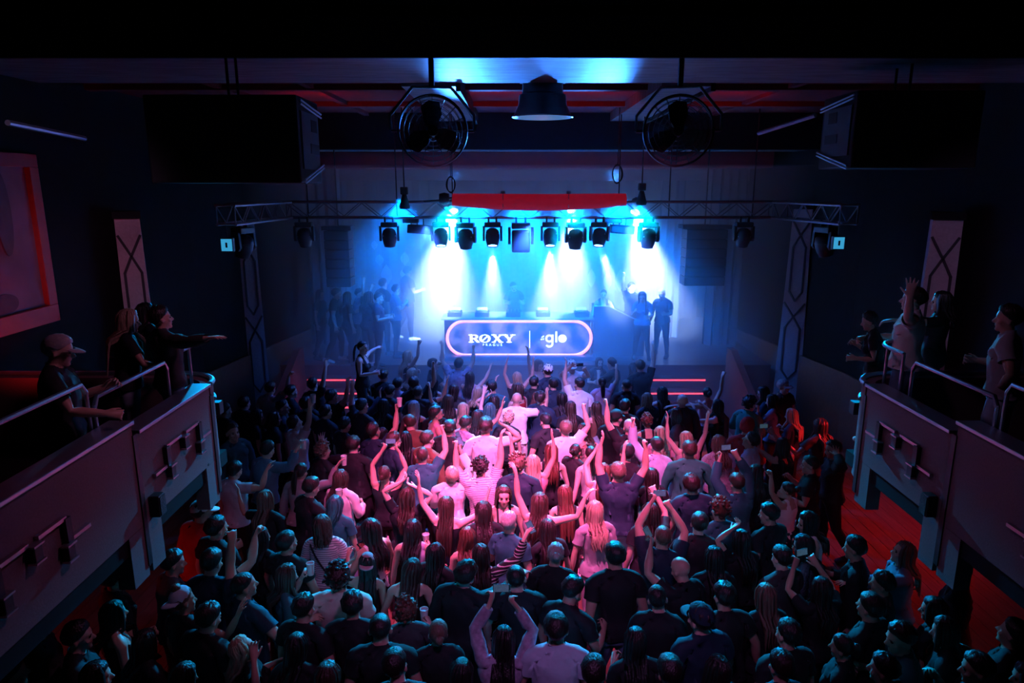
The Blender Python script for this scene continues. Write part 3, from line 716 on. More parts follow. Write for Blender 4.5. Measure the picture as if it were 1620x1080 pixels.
def canon_bmesh(fem):
    bm = bmesh.new()
    sh = .93 if fem else 1.0
    wa = .128 if fem else .150
    hp = .178 if fem else .166
    T = [(.84, .10, .085, 0), (.90, hp, .118, -.01), (.98, hp * .99, .118, -.005), (1.08, wa, .100, .0), (1.17, wa + .008, .105, .005), (1.27, .165 * sh, .118, .005),
         (1.35, .176 * sh, .116, -.005), (1.41, .172 * sh, .100, -.012), (1.46, .125, .078, -.015), (1.50, .07, .06, -.01)]
    bm_tube(bm, [(0, y, z) for z, rx, ry, y in T], [(rx, ry) for z, rx, ry, y in T], 24, (0, 1, 0), 2.35)
    bm_tube(bm, [(0, -.02, 1.43), (0, -.008, 1.52), (0, .005, 1.60)], [.075, .056 if not fem else .048, .054 if not fem else .046], 16, (0, 1, 0))
    k = .86 if fem else 1.0
    for s in (-1, 1):
        bm_tube(bm, [(0, -.025, 1.535), (s * .08, -.022, 1.485), (s * .165 * sh, -.012, 1.445)], [.035, .045, .05], 12, (0, 1, 0))
        bm_tube(bm, [(s * .09, -.008, 1.43), (s * .15, -.006, 1.435), (s * .20, 0, 1.435), (s * .27, 0, 1.432), (s * .36, 0, 1.43), (s * .45, 0, 1.43),
                     (s * .52, 0, 1.43), (s * .60, 0, 1.43), (s * .68, 0, 1.43)],
                [.06 * k, .066 * k, .061 * k, .052 * k, .048 * k, .040 * k, .043 * k, .037 * k, (.030 * k, .023 * k)], 14)
        bm_tube(bm, [(s * .665, 0, 1.43), (s * .70, .002, 1.43), (s * .745, .003, 1.43), (s * .785, .002, 1.43), (s * .80, .002, 1.428)],
                [(.028, .02), (.035, .018), (.043, .017), (.043, .015), (.036, .008)], 14)
        for y0, ang, ln, r in ((.034, 10, .074, .0092), (.0115, 2, .084, .0095), (-.0115, -5, .078, .0092), (-.033, -13, .060, .0082)):
            d = Vector((s * math.cos(R(ang)), math.sin(R(ang)), 0))
            p0 = Vector((s * .775, y0, 1.43))
            bm_tube(bm, [p0, p0 + d * (ln * .4) + Vector((0, 0, .002)), p0 + d * (ln * .75) - Vector((0, 0, .003)), p0 + d * (ln + .012) - Vector((0, 0, .008)), p0 + d * (ln + .018) - Vector((0, 0, .009))],
                    [r * 1.08, r, r * .95, r * .75, r * .4], 8)
        p0 = Vector((s * .700, .026, 1.426))
        d = Vector((s * .62, .76, -.18)).normalized()
        bm_tube(bm, [p0, p0 + d * .03, p0 + d * .055 + Vector((s * .003, 0, 0)), p0 + d * .078 + Vector((s * .010, 0, 0)), p0 + d * .084 + Vector((s * .012, 0, 0))], [.015, .0125, .0105, .0085, .005], 8)
        # leg
        bm_tube(bm, [(s * .08, 0, .95), (s * .088, 0, .86), (s * .094, .008, .70), (s * .096, .008, .56), (s * .097, .006, .49), (s * .098, -.006, .38), (s * .10, -.008, .25), (s * .10, -.006, .12), (s * .10, -.004, .06)],
                [.09, .095 * (1.02 if fem else 1), .08, .064, .056, .057, .046, .036, .036], 16, (0, 1, 0))
        bm_tube(bm, [(s * .10, -.065, .04), (s * .10, -.03, .045), (s * .104, .05, .045), (s * .110, .12, .032), (s * .112, .175, .025), (s * .112, .19, .022)],
                [(.025, .03), (.036, .045), (.040, .042), (.045, .032), (.038, .024), (.02, .015)], 12)
        bm_ball(bm, (s * .072, -.05, .92), (.088, .078, .09) if not fem else (.095, .085, .092))
        if fem:
            bm_ball(bm, (s * .072, .085, 1.285), (.066, .06, .062))
        else:
            bm_ball(bm, (s * .075, .062, 1.335), (.085, .055, .065))
        bm_ball(bm, (s * .078, -.008, 1.637), (.012, .020, .031), 10, 8)
        bm_ball(bm, (s * .04, .066, 1.62), (.025, .022, .022), 10, 8)
    bm_ball(bm, (0, -.002, 1.678), (.077, .097, .092), 24, 16)
    bm_ball(bm, (0, .034, 1.605), (.058, .062, .076), 20, 14)
    bm_ball(bm, (0, .070, 1.552), (.028, .026, .022), 12, 8)
    bm_tube(bm, [(0, .086, 1.662), (0, .104, 1.638), (0, .116, 1.622), (0, .100, 1.612)], [.009, .011, .016, .012], 10, (0, 1, 0))
    bm_ball(bm, (0, .080, 1.673), (.052, .019, .011), 14, 8)
    bm_ball(bm, (0, .089, 1.588), (.025, .011, .010), 12, 8)
    return bm

BONES = ['pelvis', 'spine', 'chest', 'neck', 'head'] + [b + s for s in 'LR' for b in ('clav', 'uarm', 'farm', 'hand', 'fin1', 'fin2', 'thumb', 'thigh', 'shin', 'foot')]
BI = {b: i for i, b in enumerate(BONES)}
JOINT = {'pelvis': (0, 0, .95), 'spine': (0, 0, 1.05), 'chest': (0, 0, 1.22), 'neck': (0, -.01, 1.50), 'head': (0, -.002, 1.575)}
for _s, _k in (('L', -1), ('R', 1)):
    JOINT.update({'clav' + _s: (_k * .03, 0, 1.43), 'uarm' + _s: (_k * .175, 0, 1.435), 'farm' + _s: (_k * .45, 0, 1.43), 'hand' + _s: (_k * .685, 0, 1.43), 'fin1' + _s: (_k * .782, 0, 1.43),
                  'fin2' + _s: (_k * .815, 0, 1.43), 'thumb' + _s: (_k * .705, .03, 1.425), 'thigh' + _s: (_k * .085, 0, .90), 'shin' + _s: (_k * .097, 0, .49), 'foot' + _s: (_k * .10, 0, .075)})
PARENT = {'spine': 'pelvis', 'chest': 'spine', 'neck': 'chest', 'head': 'neck'}
for _s in 'LR':
    PARENT.update({'clav' + _s: 'chest', 'uarm' + _s: 'clav' + _s, 'farm' + _s: 'uarm' + _s, 'hand' + _s: 'farm' + _s, 'fin1' + _s: 'hand' + _s, 'fin2' + _s: 'fin1' + _s, 'thumb' + _s: 'hand' + _s,
                   'thigh' + _s: 'pelvis', 'shin' + _s: 'thigh' + _s, 'foot' + _s: 'shin' + _s})

def weights(V):
    W = np.zeros((len(V), len(BONES)))
    x, y, z = V.T
    a = np.abs(x)
    arm_all = sstep(.045, .12, a) * sstep(1.26, 1.38, z) * sstep(1.565, 1.50, z + 0 * a)
    arm_all = np.where(a > .20, sstep(1.2, 1.3, z), arm_all)
    t_sp, t_ch, t_nk, t_hd = sstep(.98, 1.10, z), sstep(1.14, 1.28, z), sstep(1.475, 1.53, z), sstep(1.545, 1.60, z)
    t_hd = np.where(y > .05, sstep(1.51, 1.535, z), t_hd)
    leg = 1 - sstep(.82, .95, z)
    trunk = (1 - arm_all)
    def add(b, w):
        W[:, BI[b]] += w
    add('pelvis', trunk * (1 - t_sp) * (1 - leg)); add('spine', trunk * t_sp * (1 - t_ch)); add('chest', trunk * t_ch * (1 - t_nk))
    add('neck', trunk * t_nk * (1 - t_hd)); add('head', trunk * t_nk * t_hd)
    for s, k in (('L', -1), ('R', 1)):
        side = sstep(-.02, .02, x * k)
        A = arm_all * (x * k > 0)
        u, f, h = sstep(.115, .225, a), sstep(.405, .495, a), sstep(.665, .705, a)
        f1, f2 = sstep(.768, .796, a), sstep(.806, .824, a)
        th = sstep(.034, .050, y) * sstep(.69, .705, a) * (1 - sstep(.775, .785, a))
        add('clav' + s, A * (1 - u)); add('uarm' + s, A * u * (1 - f)); add('farm' + s, A * f * (1 - h))
        add('hand' + s, A * h * (1 - f1) * (1 - th)); add('thumb' + s, A * h * (1 - f1) * th); add('fin1' + s, A * h * f1 * (1 - f2)); add('fin2' + s, A * h * f1 * f2)
        kn, an = 1 - sstep(.43, .55, z), 1 - sstep(.05, .11, z)
        L = leg * side * trunk
        add('thigh' + s, L * (1 - kn)); add('shin' + s, L * kn * (1 - an)); add('foot' + s, L * kn * an)
    return W / W.sum(1, keepdims=True)

CANON = {}
def make_canon(fem, n_tri):
    bm = canon_bmesh(fem)
    me = bpy.data.meshes.new('tmp'); bm.to_mesh(me); bm.free()
    ob = bpy.data.objects.new('tmp', me); bpy.context.scene.collection.objects.link(ob)
    m = ob.modifiers.new('r', 'REMESH'); m.mode = 'VOXEL'; m.voxel_size = .0068; m.adaptivity = 0
    m = ob.modifiers.new('s', 'SMOOTH'); m.factor = .5; m.iterations = 4
    dg = bpy.context.evaluated_depsgraph_get(); dg.update()
    e = ob.evaluated_get(dg); nt = len(e.data.polygons) * 2
    m = ob.modifiers.new('d', 'DECIMATE'); m.ratio = n_tri / nt
    dg.update(); e = ob.evaluated_get(dg)
    bm = bmesh.new(); bm.from_mesh(e.data)
    bpy.data.objects.remove(ob); bpy.data.meshes.remove(me)
    def cut(co, no):
        bmesh.ops.bisect_plane(bm, geom=bm.verts[:] + bm.edges[:] + bm.faces[:], dist=1e-4, plane_co=co, plane_no=no)
    for s in (-1, 1):
        for xx in (.33, .66):
            cut((s * xx, 0, 0), (1, 0, 0))
        cut((s * .195, 0, 1.4), (1, 0, -.25 * s))
        for xx in (.062, .088, .128):
            cut((s * xx, 0, 0), (1, 0, 0))
    for zz in (.10, .52, .93, 1.06):
        cut((0, 0, zz), (0, 0, 1))
    cut((0, 0, 1.530), (0, .5, 1)); cut((0, 0, 1.385), (0, .25, 1))
    bmesh.ops.triangulate(bm, faces=bm.faces[:])
    bmesh.ops.dissolve_degenerate(bm, dist=1e-4, edges=bm.edges[:])
    bmesh.ops.triangulate(bm, faces=bm.faces[:])
    bm.verts.index_update()
    V = np.array([v.co[:] for v in bm.verts]); F = np.array([[v.index for v in f.verts] for f in bm.faces])
    bm.free()
    C = {'V': V, 'F': F, 'W': weights(V)}
    c = V[F].mean(1); x, y, z = c.T; a = np.abs(x)
    armz = (a > .195 + .25 * (z - 1.4)) & (z > 1.25)
    neckline = ((z - 1.530) + .5 * y < 0) | ((a > .062) & (z < 1.6))
    in_arm = (a > .17) & (z > 1.3)
    torso = (z > .93) & ~in_arm & (z < 1.6) & ~((z > 1.56) & (a < .062))
    C['tee'] = (torso & neckline) | (in_arm & (a < .33))
    C['long'] = (torso & neckline) | (in_arm & (a < .66))
    C['tank'] = (torso & neckline & ~((z > 1.385 - .25 * y) & ((a < .062) | (a > .128)) )) & ~armz
    C['crop'] = C['tank'] & (z > 1.06)
    C['strap'] = (torso & (z < 1.385 - .25 * y) & ~armz) | (torso & neckline & (a > .062) & (a < .088))
    C['trousers'] = (z > .10) & (z < 1.06) & (a < .3)
    C['shorts'] = (z > .52) & (z < 1.06) & (a < .3)
    C['shoes'] = z < .10
    lips = (np.abs(x) < .024) & (np.abs(z - 1.588) < .009) & (y > .085)
    C['matidx'] = lips.astype(np.int32)
    CANON[fem] = C

def rot_to(a, b):
    """smallest rotation that takes a to b"""
    a = a / np.linalg.norm(a); b = b / np.linalg.norm(b)
    return np.array(Vector(a).rotation_difference(Vector(b)).to_matrix())

def euler(x=0, y=0, z=0):
    return np.array(Euler((R(x), R(y), R(z))).to_matrix())

ARMS = {  # (out, forward, up) of the upper arm, then of the forearm; finger curl
    'down': ((.30, .0, -1), (.10, .22, -1), 25),
    'back': ((.35, -.15, -1), (.05, .12, -1), 30),
    'hip': ((.65, -.15, -.8), (-.7, .25, -.5), 40),
    'bent': ((.32, .10, -1), (-.22, .95, .25), 45),
    'hold': ((.30, .25, -1), (-.35, .75, .75), 60),
    'drink': ((.45, .45, -.6), (-.42, .25, 1), 65),
    'side': ((.75, .15, -.6), (.55, .5, .7), 35),
    'up': ((.38, .22, 1), (.0, .12, 1), 15),
    'upopen': ((.70, .15, .8), (.10, .10, 1), 10),
    'upout': ((.75, .25, .65), (.55, .25, .9), 12),
    'fist': ((.45, .30, .85), (-.05, .15, 1), 85),
    'over': ((.62, .05, .85), (-.95, .10, .42), 30),
    'elbow': ((.95, .15, .25), (-.75, .15, .6), 40),
    'head': ((.85, .10, .35), (-.95, -.05, .45), 30),
    'fwdup': ((.25, .70, .60), (.0, .60, .85), 20),
    'point': ((.30, .85, .40), (.10, .85, .55), 20),
    'reach': ((.40, .85, -.05), (.15, 1, .05), 15),
    'phone': ((.20, .75, .35), (-.50, .45, .85), 60),
    'phonehi': ((.26, .52, .78), (-.52, .30, .9), 60),
    'clap': ((.35, .60, .05), (-.45, .55, .75), 20),
    'rail': ((.30, .40, -.85), (-.05, .92, -.25), 55),
    'sideout': ((.95, .10, .15), (.85, .40, .15), 15),
    'wave': ((.85, .25, .05), (.30, .20, 1), 8),
    'arc': ((.90, .20, .35), (.35, .10, 1), 15),
}

def pose_body(C, p, rng):
    """numpy linear blend skinning; returns posed vertices and the bone matrices"""
    M = {}
    def mat(b, Rm):
        j = np.array(JOINT[b]); T = np.eye(4); T[:3, :3] = Rm; T[:3, 3] = j - Rm @ j
        M[b] = (M[PARENT[b]] if b in PARENT else np.eye(4)) @ T
    lean, tilt, twist = p.get('lean', 0), p.get('tilt', 0), p.get('twist', 0)
    mat('pelvis', euler(-lean * .15, tilt * .2, -twist * .2))
    mat('spine', euler(-lean * .4, tilt * .3, -twist * .3)); mat('chest', euler(-lean * .4, tilt * .2, -twist * .5))
    hy, hp, ht = p.get('head', (0, 0, 0))
    mat('neck', euler(hp * .4, ht * .4, -hy * .4)); mat('head', euler(hp * .6, ht * .6, -hy * .6))
    for s, k in (('L', -1), ('R', 1)):
        spec = ARMS[p.get('arm' + s, 'down')]
        j = p.get('jit', .10)
        fl = np.array([k, 1, 1.])
        du = np.array(spec[0]) + rng.normal(0, j, 3); df = np.array(spec[1]) + rng.normal(0, j, 3)
        du = du / np.linalg.norm(du); df = df / np.linalg.norm(df)
        elev = max(0, math.asin(du[2])) if du[2] > 0 else 0
        du, df = du * fl, df * fl
        cl = euler(0, -k * math.degrees(elev) * .30, 0)
        mat('clav' + s, cl)
        e = np.array([k, 0, 0.])
        Ru = rot_to(e, du); Rf = rot_to(Ru @ e, df) @ Ru
        mat('uarm' + s, np.linalg.inv(cl) @ Ru)
        roll = p.get('roll' + s, 0)
        ax = np.array(Matrix.Rotation(R(roll) * k, 3, 'X'))
        mat('farm' + s, np.linalg.inv(Ru) @ Rf @ ax)
        curl = spec[2] + rng.normal(0, 6)
        if 'curl' in p: curl = p['curl']
        mat('hand' + s, euler(0, k * rng.normal(0, 10), 0))
        mat('fin1' + s, euler(0, k * curl, 0)); mat('fin2' + s, euler(0, k * curl * 1.15, 0)); mat('thumb' + s, euler(0, k * curl * .3, -k * 0 - k * curl * .45))
        st = p.get('stance', (0, 0))
        sw = st[0] if s == 'R' else st[1]
        mat('thigh' + s, euler(sw, -k * p.get('spread', 3), 0)); mat('shin' + s, euler(-abs(sw) * 1.2, 0, 0)); mat('foot' + s, euler(abs(sw) * .6 - sw * .6, 0, 0))
    MM = np.stack([M[b] for b in BONES])
    V4 = np.c_[C['V'], np.ones(len(C['V']))]
    P = np.einsum('vb,bij,vj->vi', C['W'], MM, V4, optimize=True)[:, :3]
    dz = P[:, 2].min()
    P[:, 2] -= dz
    T = np.eye(4); T[2, 3] = -dz
    return P, {b: T @ M[b] for b in BONES}

def vnormals(V, F):
    fn = np.cross(V[F[:, 1]] - V[F[:, 0]], V[F[:, 2]] - V[F[:, 0]])
    N = np.zeros_like(V)
    for i in range(3):
        np.add.at(N, F[:, i], fn)
    return N / np.maximum(np.linalg.norm(N, axis=1, keepdims=True), 1e-9)

def np_mesh(name, V, F, mats, matidx=None, smooth=True):
    me = bpy.data.meshes.new(name)
    F = np.asarray(F); k = F.shape[1]
    me.vertices.add(len(V)); me.vertices.foreach_set('co', np.asarray(V, np.float32).ravel())
    me.loops.add(F.size); me.loops.foreach_set('vertex_index', F.astype(np.int32).ravel())
    me.polygons.add(len(F)); me.polygons.foreach_set('loop_start', np.arange(0, F.size, k, dtype=np.int32))
    me.polygons.foreach_set('use_smooth', np.full(len(F), smooth, bool))
    for m in mats: me.materials.append(m)
    if matidx is not None: me.polygons.foreach_set('material_index', matidx.astype(np.int32))
    me.update(calc_edges=True)
    return me

def shell(P, N, C, key, off, rng, wob=.006):
    F = C['F'][C[key]]
    idx, inv = np.unique(F, return_inverse=True)
    F = inv.reshape(-1, 3)
    c = C['V'][idx]
    ph = rng.uniform(0, 6, 6)
    w = np.sin(c[:, 2] * 34 + ph[0] + 3 * np.sin(c[:, 0] * 18 + ph[1])) * np.sin(c[:, 0] * 26 + c[:, 1] * 21 + ph[2]) + .6 * np.sin(c[:, 2] * 61 + c[:, 0] * 47 + ph[3])
    o = off(c) if callable(off) else off
    return P[idx] + N[idx] * (o + wob * w)[:, None] if not np.isscalar(o) else P[idx] + N[idx] * (o + wob * w)[:, None], F
# ------------------------------------------------------------------ hair
HC = np.array((0, -.002, 1.678)); HR = np.array((.077, .097, .092))
HLINE = {'short': ((0, 40, 70, 90, 105, 135, 180), (34, 30, 8, -4, -32, -50, -56)),
         'long': ((0, 40, 70, 90, 105, 135, 180), (36, 30, 6, -14, -34, -46, -50)),
         'recede': ((0, 40, 70, 90, 105, 135, 180), (58, 50, 22, 8, -20, -38, -46))}

def grid_faces(r, c, closed=True):
    F = []
    for i in range(r - 1):
        for j in range(c if closed else c - 1):
            a, b = i * c + j, i * c + (j + 1) % c
            F += [(a, b, b + c), (a, b + c, a + c)]
    return np.array(F)

def hair_cap(line, off, rng, rows=8, cols=26, bump=.004):
    az = np.linspace(0, 360, cols, endpoint=False)
    fold = np.where(az > 180, 360 - az, az)
    emin = np.interp(fold, *HLINE[line])
    t = np.linspace(0, 1, rows) ** .8
    el = np.radians(emin[None, :] + (88 - emin[None, :]) * t[:, None]); A = np.radians(az)[None, :] + 0 * el
    d = np.stack([np.cos(el) * np.sin(A), np.cos(el) * np.cos(A), np.sin(el)], -1)
    ph = rng.uniform(0, 6, 4)
    n = bump * (np.sin(A * 9 + ph[0] + 4 * el) + np.sin(A * 17 + ph[1] - 3 * el) * .7 + np.sin(el * 13 + ph[2]))
    o = off * (.35 + .65 * np.minimum(1, t * 4))[:, None] + n * np.minimum(1, t * 3)[:, None]
    o = o + off * .5 * np.clip(np.sin(el), 0, 1)
    V = HC + d * (HR + o[..., None])
    V = V.reshape(-1, 3)
    F = grid_faces(rows, cols)
    top = len(V); V = np.vstack([V, V[-cols:].mean(0)])
    F = np.vstack([F, [((rows - 1) * cols + j, (rows - 1) * cols + (j + 1) % cols, top) for j in range(cols)]])
    return V, F

def ribbons(paths, widths, thick, sides):
    """tapered flattened tubes along paths (n, k, 3)"""
    Vs, Fs, base = [], [], 0
    for P, w in zip(paths, widths):
        k = len(P)
        t = np.gradient(P, axis=0); t /= np.maximum(np.linalg.norm(t, axis=1, keepdims=True), 1e-9)
        o = P - sides; o[:, 2] = 0
        o /= np.maximum(np.linalg.norm(o, axis=1, keepdims=True), 1e-6)
        b = np.cross(t, o); b /= np.maximum(np.linalg.norm(b, axis=1, keepdims=True), 1e-9)
        nrm = np.cross(b, t)
        prof = np.interp(np.linspace(0, 1, k), (0, .15, .6, .9, 1), (.7, 1, 1, .6, .12))[:, None]
        ring = [P + b * w * prof, P + nrm * thick * prof, P - b * w * prof, P - nrm * thick * prof]
        V = np.stack(ring, 1).reshape(-1, 3)
        Vs.append(V); Fs.append(grid_faces(k, 4) + base); base += len(V)
    return np.vstack(Vs), np.vstack(Fs)

def blob_pts(centres, rad, rng):
    o = np.array([(1, 0, 0), (-1, 0, 0), (0, 1, 0), (0, -1, 0), (0, 0, 1), (0, 0, -1.)])
    f = np.array([(0, 2, 4), (2, 1, 4), (1, 3, 4), (3, 0, 4), (2, 0, 5), (1, 2, 5), (3, 1, 5), (0, 3, 5)])
    Vs, Fs = [], []
    for i, c in enumerate(centres):
        q = np.array(Euler(rng.uniform(0, 3, 3)).to_matrix())
        Vs.append(c + (o * rng.uniform(.8, 1.25, (6, 1)) * rad) @ q.T); Fs.append(f + 6 * i)
    return np.vstack(Vs), np.vstack(Fs)

def merge(*vf):
    Vs, Fs, b = [], [], 0
    for V, F in vf:
        Vs.append(V); Fs.append(F + b); b += len(V)
    return np.vstack(Vs), np.vstack(Fs)

def xf(M, V):
    return V @ M[:3, :3].T + M[:3, 3]

LONG = {'long': (.42, .004, 36), 'verylong': (.58, .005, 36), 'wavy': (.40, .016, 36), 'longcurly': (.36, .026, 36), 'bob': (.17, .006, 32), 'mid': (.27, .008, 34)}

def make_hair(style, M, rng):
    """hair in the person's own space; M = posed bone matrices"""
    H, Cm = M['head'], M['chest']
    if style == 'buzz':
        V, F = hair_cap('short', .004, rng, bump=.001); return xf(H, V), F
    if style == 'recede':
        V, F = hair_cap('recede', .007, rng, bump=.002); return xf(H, V), F
    if style == 'short':
        V, F = hair_cap('short', .016, rng); return xf(H, V), F
    if style == 'quiff':
        V, F = hair_cap('short', .020, rng, bump=.006)
        V[:, 2] += .030 * sstep(1.70, 1.78, V[:, 2]) * sstep(-.06, .08, V[:, 1]); return xf(H, V), F
    if style in ('curly', 'afro'):
        big = 1 if style == 'curly' else 1.8
        V, F = hair_cap('short', .022 * big, rng, bump=.006)
        pick = V[rng.integers(0, len(V) - 1, int(110 * big))] + rng.normal(0, .006, (int(110 * big), 3))
        return tuple([xf(H, merge((V, F), blob_pts(pick, .017 * (1 + .2 * big), rng))[0]), merge((V, F), blob_pts(pick, .01, rng))[1]])
    if style in ('bun', 'pony', 'topbun'):
        V, F = hair_cap('long', .010, rng, bump=.002)
        if style == 'pony':
            n, paths, ws = 14, [], []
            for i in range(n):
                a = rng.uniform(0, 2 * PI); r = .02
                s0 = HC + np.array((0, -.105, .03)); k = np.linspace(0, 1, 8)[:, None]
                p = s0 + np.c_[r * math.cos(a) * (.6 + np.sin(k * 2.5)), -.05 * np.sin(k * 2.2) - .01 + r * math.sin(a) * .5, .035 * np.sin(k * 3) - .34 * k ** 1.2]
                paths.append(p); ws.append(.016)
            V2, F2 = ribbons(paths, ws, .008, HC)
            V, F = merge((V, F), (V2, F2))
            return xf(H, V), F
        c = HC + (np.array((0, -.118, .02)) if style == 'bun' else np.array((0, -.035, .112)))
        u = np.linspace(0, 2 * PI, 12, endpoint=False); v = np.linspace(-1.5, 1.5, 8)
        B = np.stack([np.cos(v)[:, None] * np.cos(u), np.cos(v)[:, None] * np.sin(u), np.sin(v)[:, None] + 0 * u], -1)
        B = B * (.042 + .005 * np.sin(3 * u + 4 * v[:, None]))[..., None]
        V, F = merge((V, F), (c + B.reshape(-1, 3), grid_faces(8, 12)))
        return xf(H, V), F
    # hanging styles
    length, wave, n = LONG[style]
    V, F = hair_cap('long', .014, rng, bump=.003)
    V = xf(H, V)
    paths, ws = [], []
    Ci = np.linalg.inv(Cm)
    hb = np.array(M['head'][:3, :3]) @ np.array((0, 1., 0)); hb[2] = 0; hb /= np.linalg.norm(hb)     # where the face looks
    sway = rng.normal(0, .03, 2)
    for i in range(n):
        az = R(62 + (298 - 62) * ((i + .5) / n) + rng.normal(0, 4))
        lay = rng.uniform(.0, 1)
        pts = []
        for el in (50, 20, -12):
            e = R(el); d = np.array((math.cos(e) * math.sin(az), math.cos(e) * math.cos(az), math.sin(e)))
            pts.append(HC + d * (HR + .014 + .010 * lay))
        pts = list(xf(H, np.array(pts)))
        p = pts[-1].copy(); L = length * rng.uniform(.82, 1.08)
        m = 5; ph = rng.uniform(0, 6); c0 = xf(H, HC[None])[0]
        rad = p - c0; rad[2] = 0
        for j in range(1, m + 1):
            t = j / m
            q = p + np.array((sway[0] * t, sway[1] * t, -L * t)) + rad * (-.10 * t) - hb * (.035 * t)
            if wave: q = q + np.array((math.sin(ph + t * 11), math.cos(ph * 1.3 + t * 11), 0)) * wave * min(1, t * 2)
            # keep clear of shoulders and back
            lc = Ci[:3, :3] @ q + Ci[:3, 3]
            if lc[2] < 1.53 and lc[2] > .9:
                f = sstep(1.53, 1.44, lc[2])
                A_, B_ = .205 * f + .06, .125 * f + .05
                g = math.sqrt((lc[0] / A_) ** 2 + ((lc[1] + .01) / B_) ** 2)
                if g < 1:
                    if lc[1] < .02 or abs(lc[0]) < .09:
                        lc[1] = -.01 - B_ * math.sqrt(max(0, 1 - (lc[0] / A_) ** 2)) - .012 * lay
                    else:
                        lc[1] = -.01 + B_ * math.sqrt(max(0, 1 - (lc[0] / A_) ** 2)) + .012
                    q = Cm[:3, :3] @ lc + Cm[:3, 3]
            pts.append(q)
        paths.append(np.array(pts)); ws.append(rng.uniform(.019, .028))
    V2, F2 = ribbons(paths, ws, .009, xf(H, HC[None])[0])
    return merge((V, F), (V2, F2))

def make_hat(kind, M, rng):
    H = M['head']
    if kind == 'beanie':
        V, F = hair_cap('short', .026, rng, bump=.002); V[:, 2] += .02 * sstep(1.72, 1.79, V[:, 2])
        return xf(H, V), F
    back = kind == 'cap_back'
    V, F = hair_cap('recede' if back else 'short', .018, rng, bump=.0)
    keep = V[:, 2] > 1.672
    F = F[keep[F].all(1)]
    idx, inv = np.unique(F, return_inverse=True); V = V[idx]; F = inv.reshape(-1, 3)
    s = -1 if back else 1
    u = np.linspace(-1.05, 1.05, 11); rr = np.linspace(0, 1, 4)
    B = []
    for zt in (.006, -.004):
        for r_ in rr:
            for a in u:
                B.append((math.sin(a) * (.094 + .0 * r_), s * (math.cos(a) * .112 + r_ * .072 * math.cos(a) ** .5), HC[2] + .004 + zt - .018 * r_ ** 2))
    B = np.array(B)
    Fb = np.vstack([grid_faces(4, 11, False), grid_faces(4, 11, False)[:, ::-1] + 44])
    e = [(33 + i, 34 + i, 78 + i) for i in range(10)] + [(33 + i, 78 + i, 77 + i) for i in range(10)]
    V, F = merge((V, F), (B, np.vstack([Fb, e])))
    return xf(H, V), F

# ------------------------------------------------------------------ the crowd
make_canon(0, 2700); make_canon(1, 2700)
SKIN = [mat('skin_%d' % i, c, .48, var=.12, scale=18, bump=.05) for i, c in enumerate(((.62, .40, .31), (.55, .34, .26), (.46, .28, .21), (.68, .46, .38)))]
LIPS = mat('lips', (.42, .17, .15), .4)
EYE = mat('eye_dark', (.03, .02, .02), .2, bump=0)
HCOL = {'k': (.012, .010, .010), 'd': (.02, .013, .011), 'b': (.045, .026, .018), 'l': (.13, .085, .06), 'y': (.42, .31, .21), 'a': (.11, .036, .024), 'g': (.42, .40, .38), 't': (.03, .12, .13), 'w': (.72, .62, .48)}
def hair_mat(k): return mat('hair_' + k, HCOL[k], .36, var=.5, scale=26, bump=.5, stretch=(3.2, 3.2, .22))
TCOL = {'black': (.013, .015, .018), 'charcoal': (.045, .045, .05), 'navy': (.012, .032, .055), 'teal': (.02, .11, .13), 'white': (.78, .76, .74), 'grey': (.32, .31, .33), 'lilac': (.48, .42, .58), 'denim': (.10, .19, .28), 'paleblue': (.42, .55, .66),
        'cream': (.62, .55, .48), 'red': (.42, .025, .03), 'brown': (.16, .075, .045), 'pink': (.60, .30, .36), 'green': (.03, .20, .15), 'jeans': (.16, .25, .36), 'lightjeans': (.34, .44, .54)}
def cloth_mat(k):
    if k in ('striped', 'fine_striped'):
        nm = 'cloth_' + k
        if nm in MATS: return MATS[nm]
        m = mat(nm, (.5, .5, .5), .85)
        nt = m.node_tree; b = nt.nodes['Principled BSDF']
        tc = nt.nodes.new('ShaderNodeTexCoord'); wv = nt.nodes.new('ShaderNodeTexWave'); wv.bands_direction = 'Z'
        wv.inputs['Scale'].default_value = 9 if k == 'striped' else 13; wv.inputs['Distortion'].default_value = .6
        rp = nt.nodes.new('ShaderNodeValToRGB'); rp.color_ramp.interpolation = 'CONSTANT'
        a, c = ((.015, .015, .02), (.6, .58, .6)) if k == 'striped' else ((.62, .60, .64), (.12, .12, .16))
        rp.color_ramp.elements[0].color = (*a, 1); rp.color_ramp.elements[1].position = .80; rp.color_ramp.elements[1].color = (*c, 1)
        nt.links.new(tc.outputs['Object'], wv.inputs['Vector']); nt.links.new(wv.outputs['Fac'], rp.inputs['Fac']); nt.links.new(rp.outputs['Color'], b.inputs['Base Color'])
        return m
    if k == 'speckled': return mat('cloth_speckled', (.42, .38, .44), .85, var=.95, scale=55)
    if k == 'printed': return mat('cloth_printed', (.34, .31, .42), .85, var=.8, scale=22)
    if k == 'sequin': return mat('cloth_sequin', (.10, .14, .18), .25, metal=.6, var=.6, scale=70, bump=.8)
    return mat('cloth_' + k, TCOL[k], .75, var=.22, scale=9, bump=.35, spec=.3)
PHONE_SCREEN = mat('phone_screen', (.1, .2, .3), .1, var=.9, scale=30, emit=(.25, .5, .7), estr=.10, bump=0)

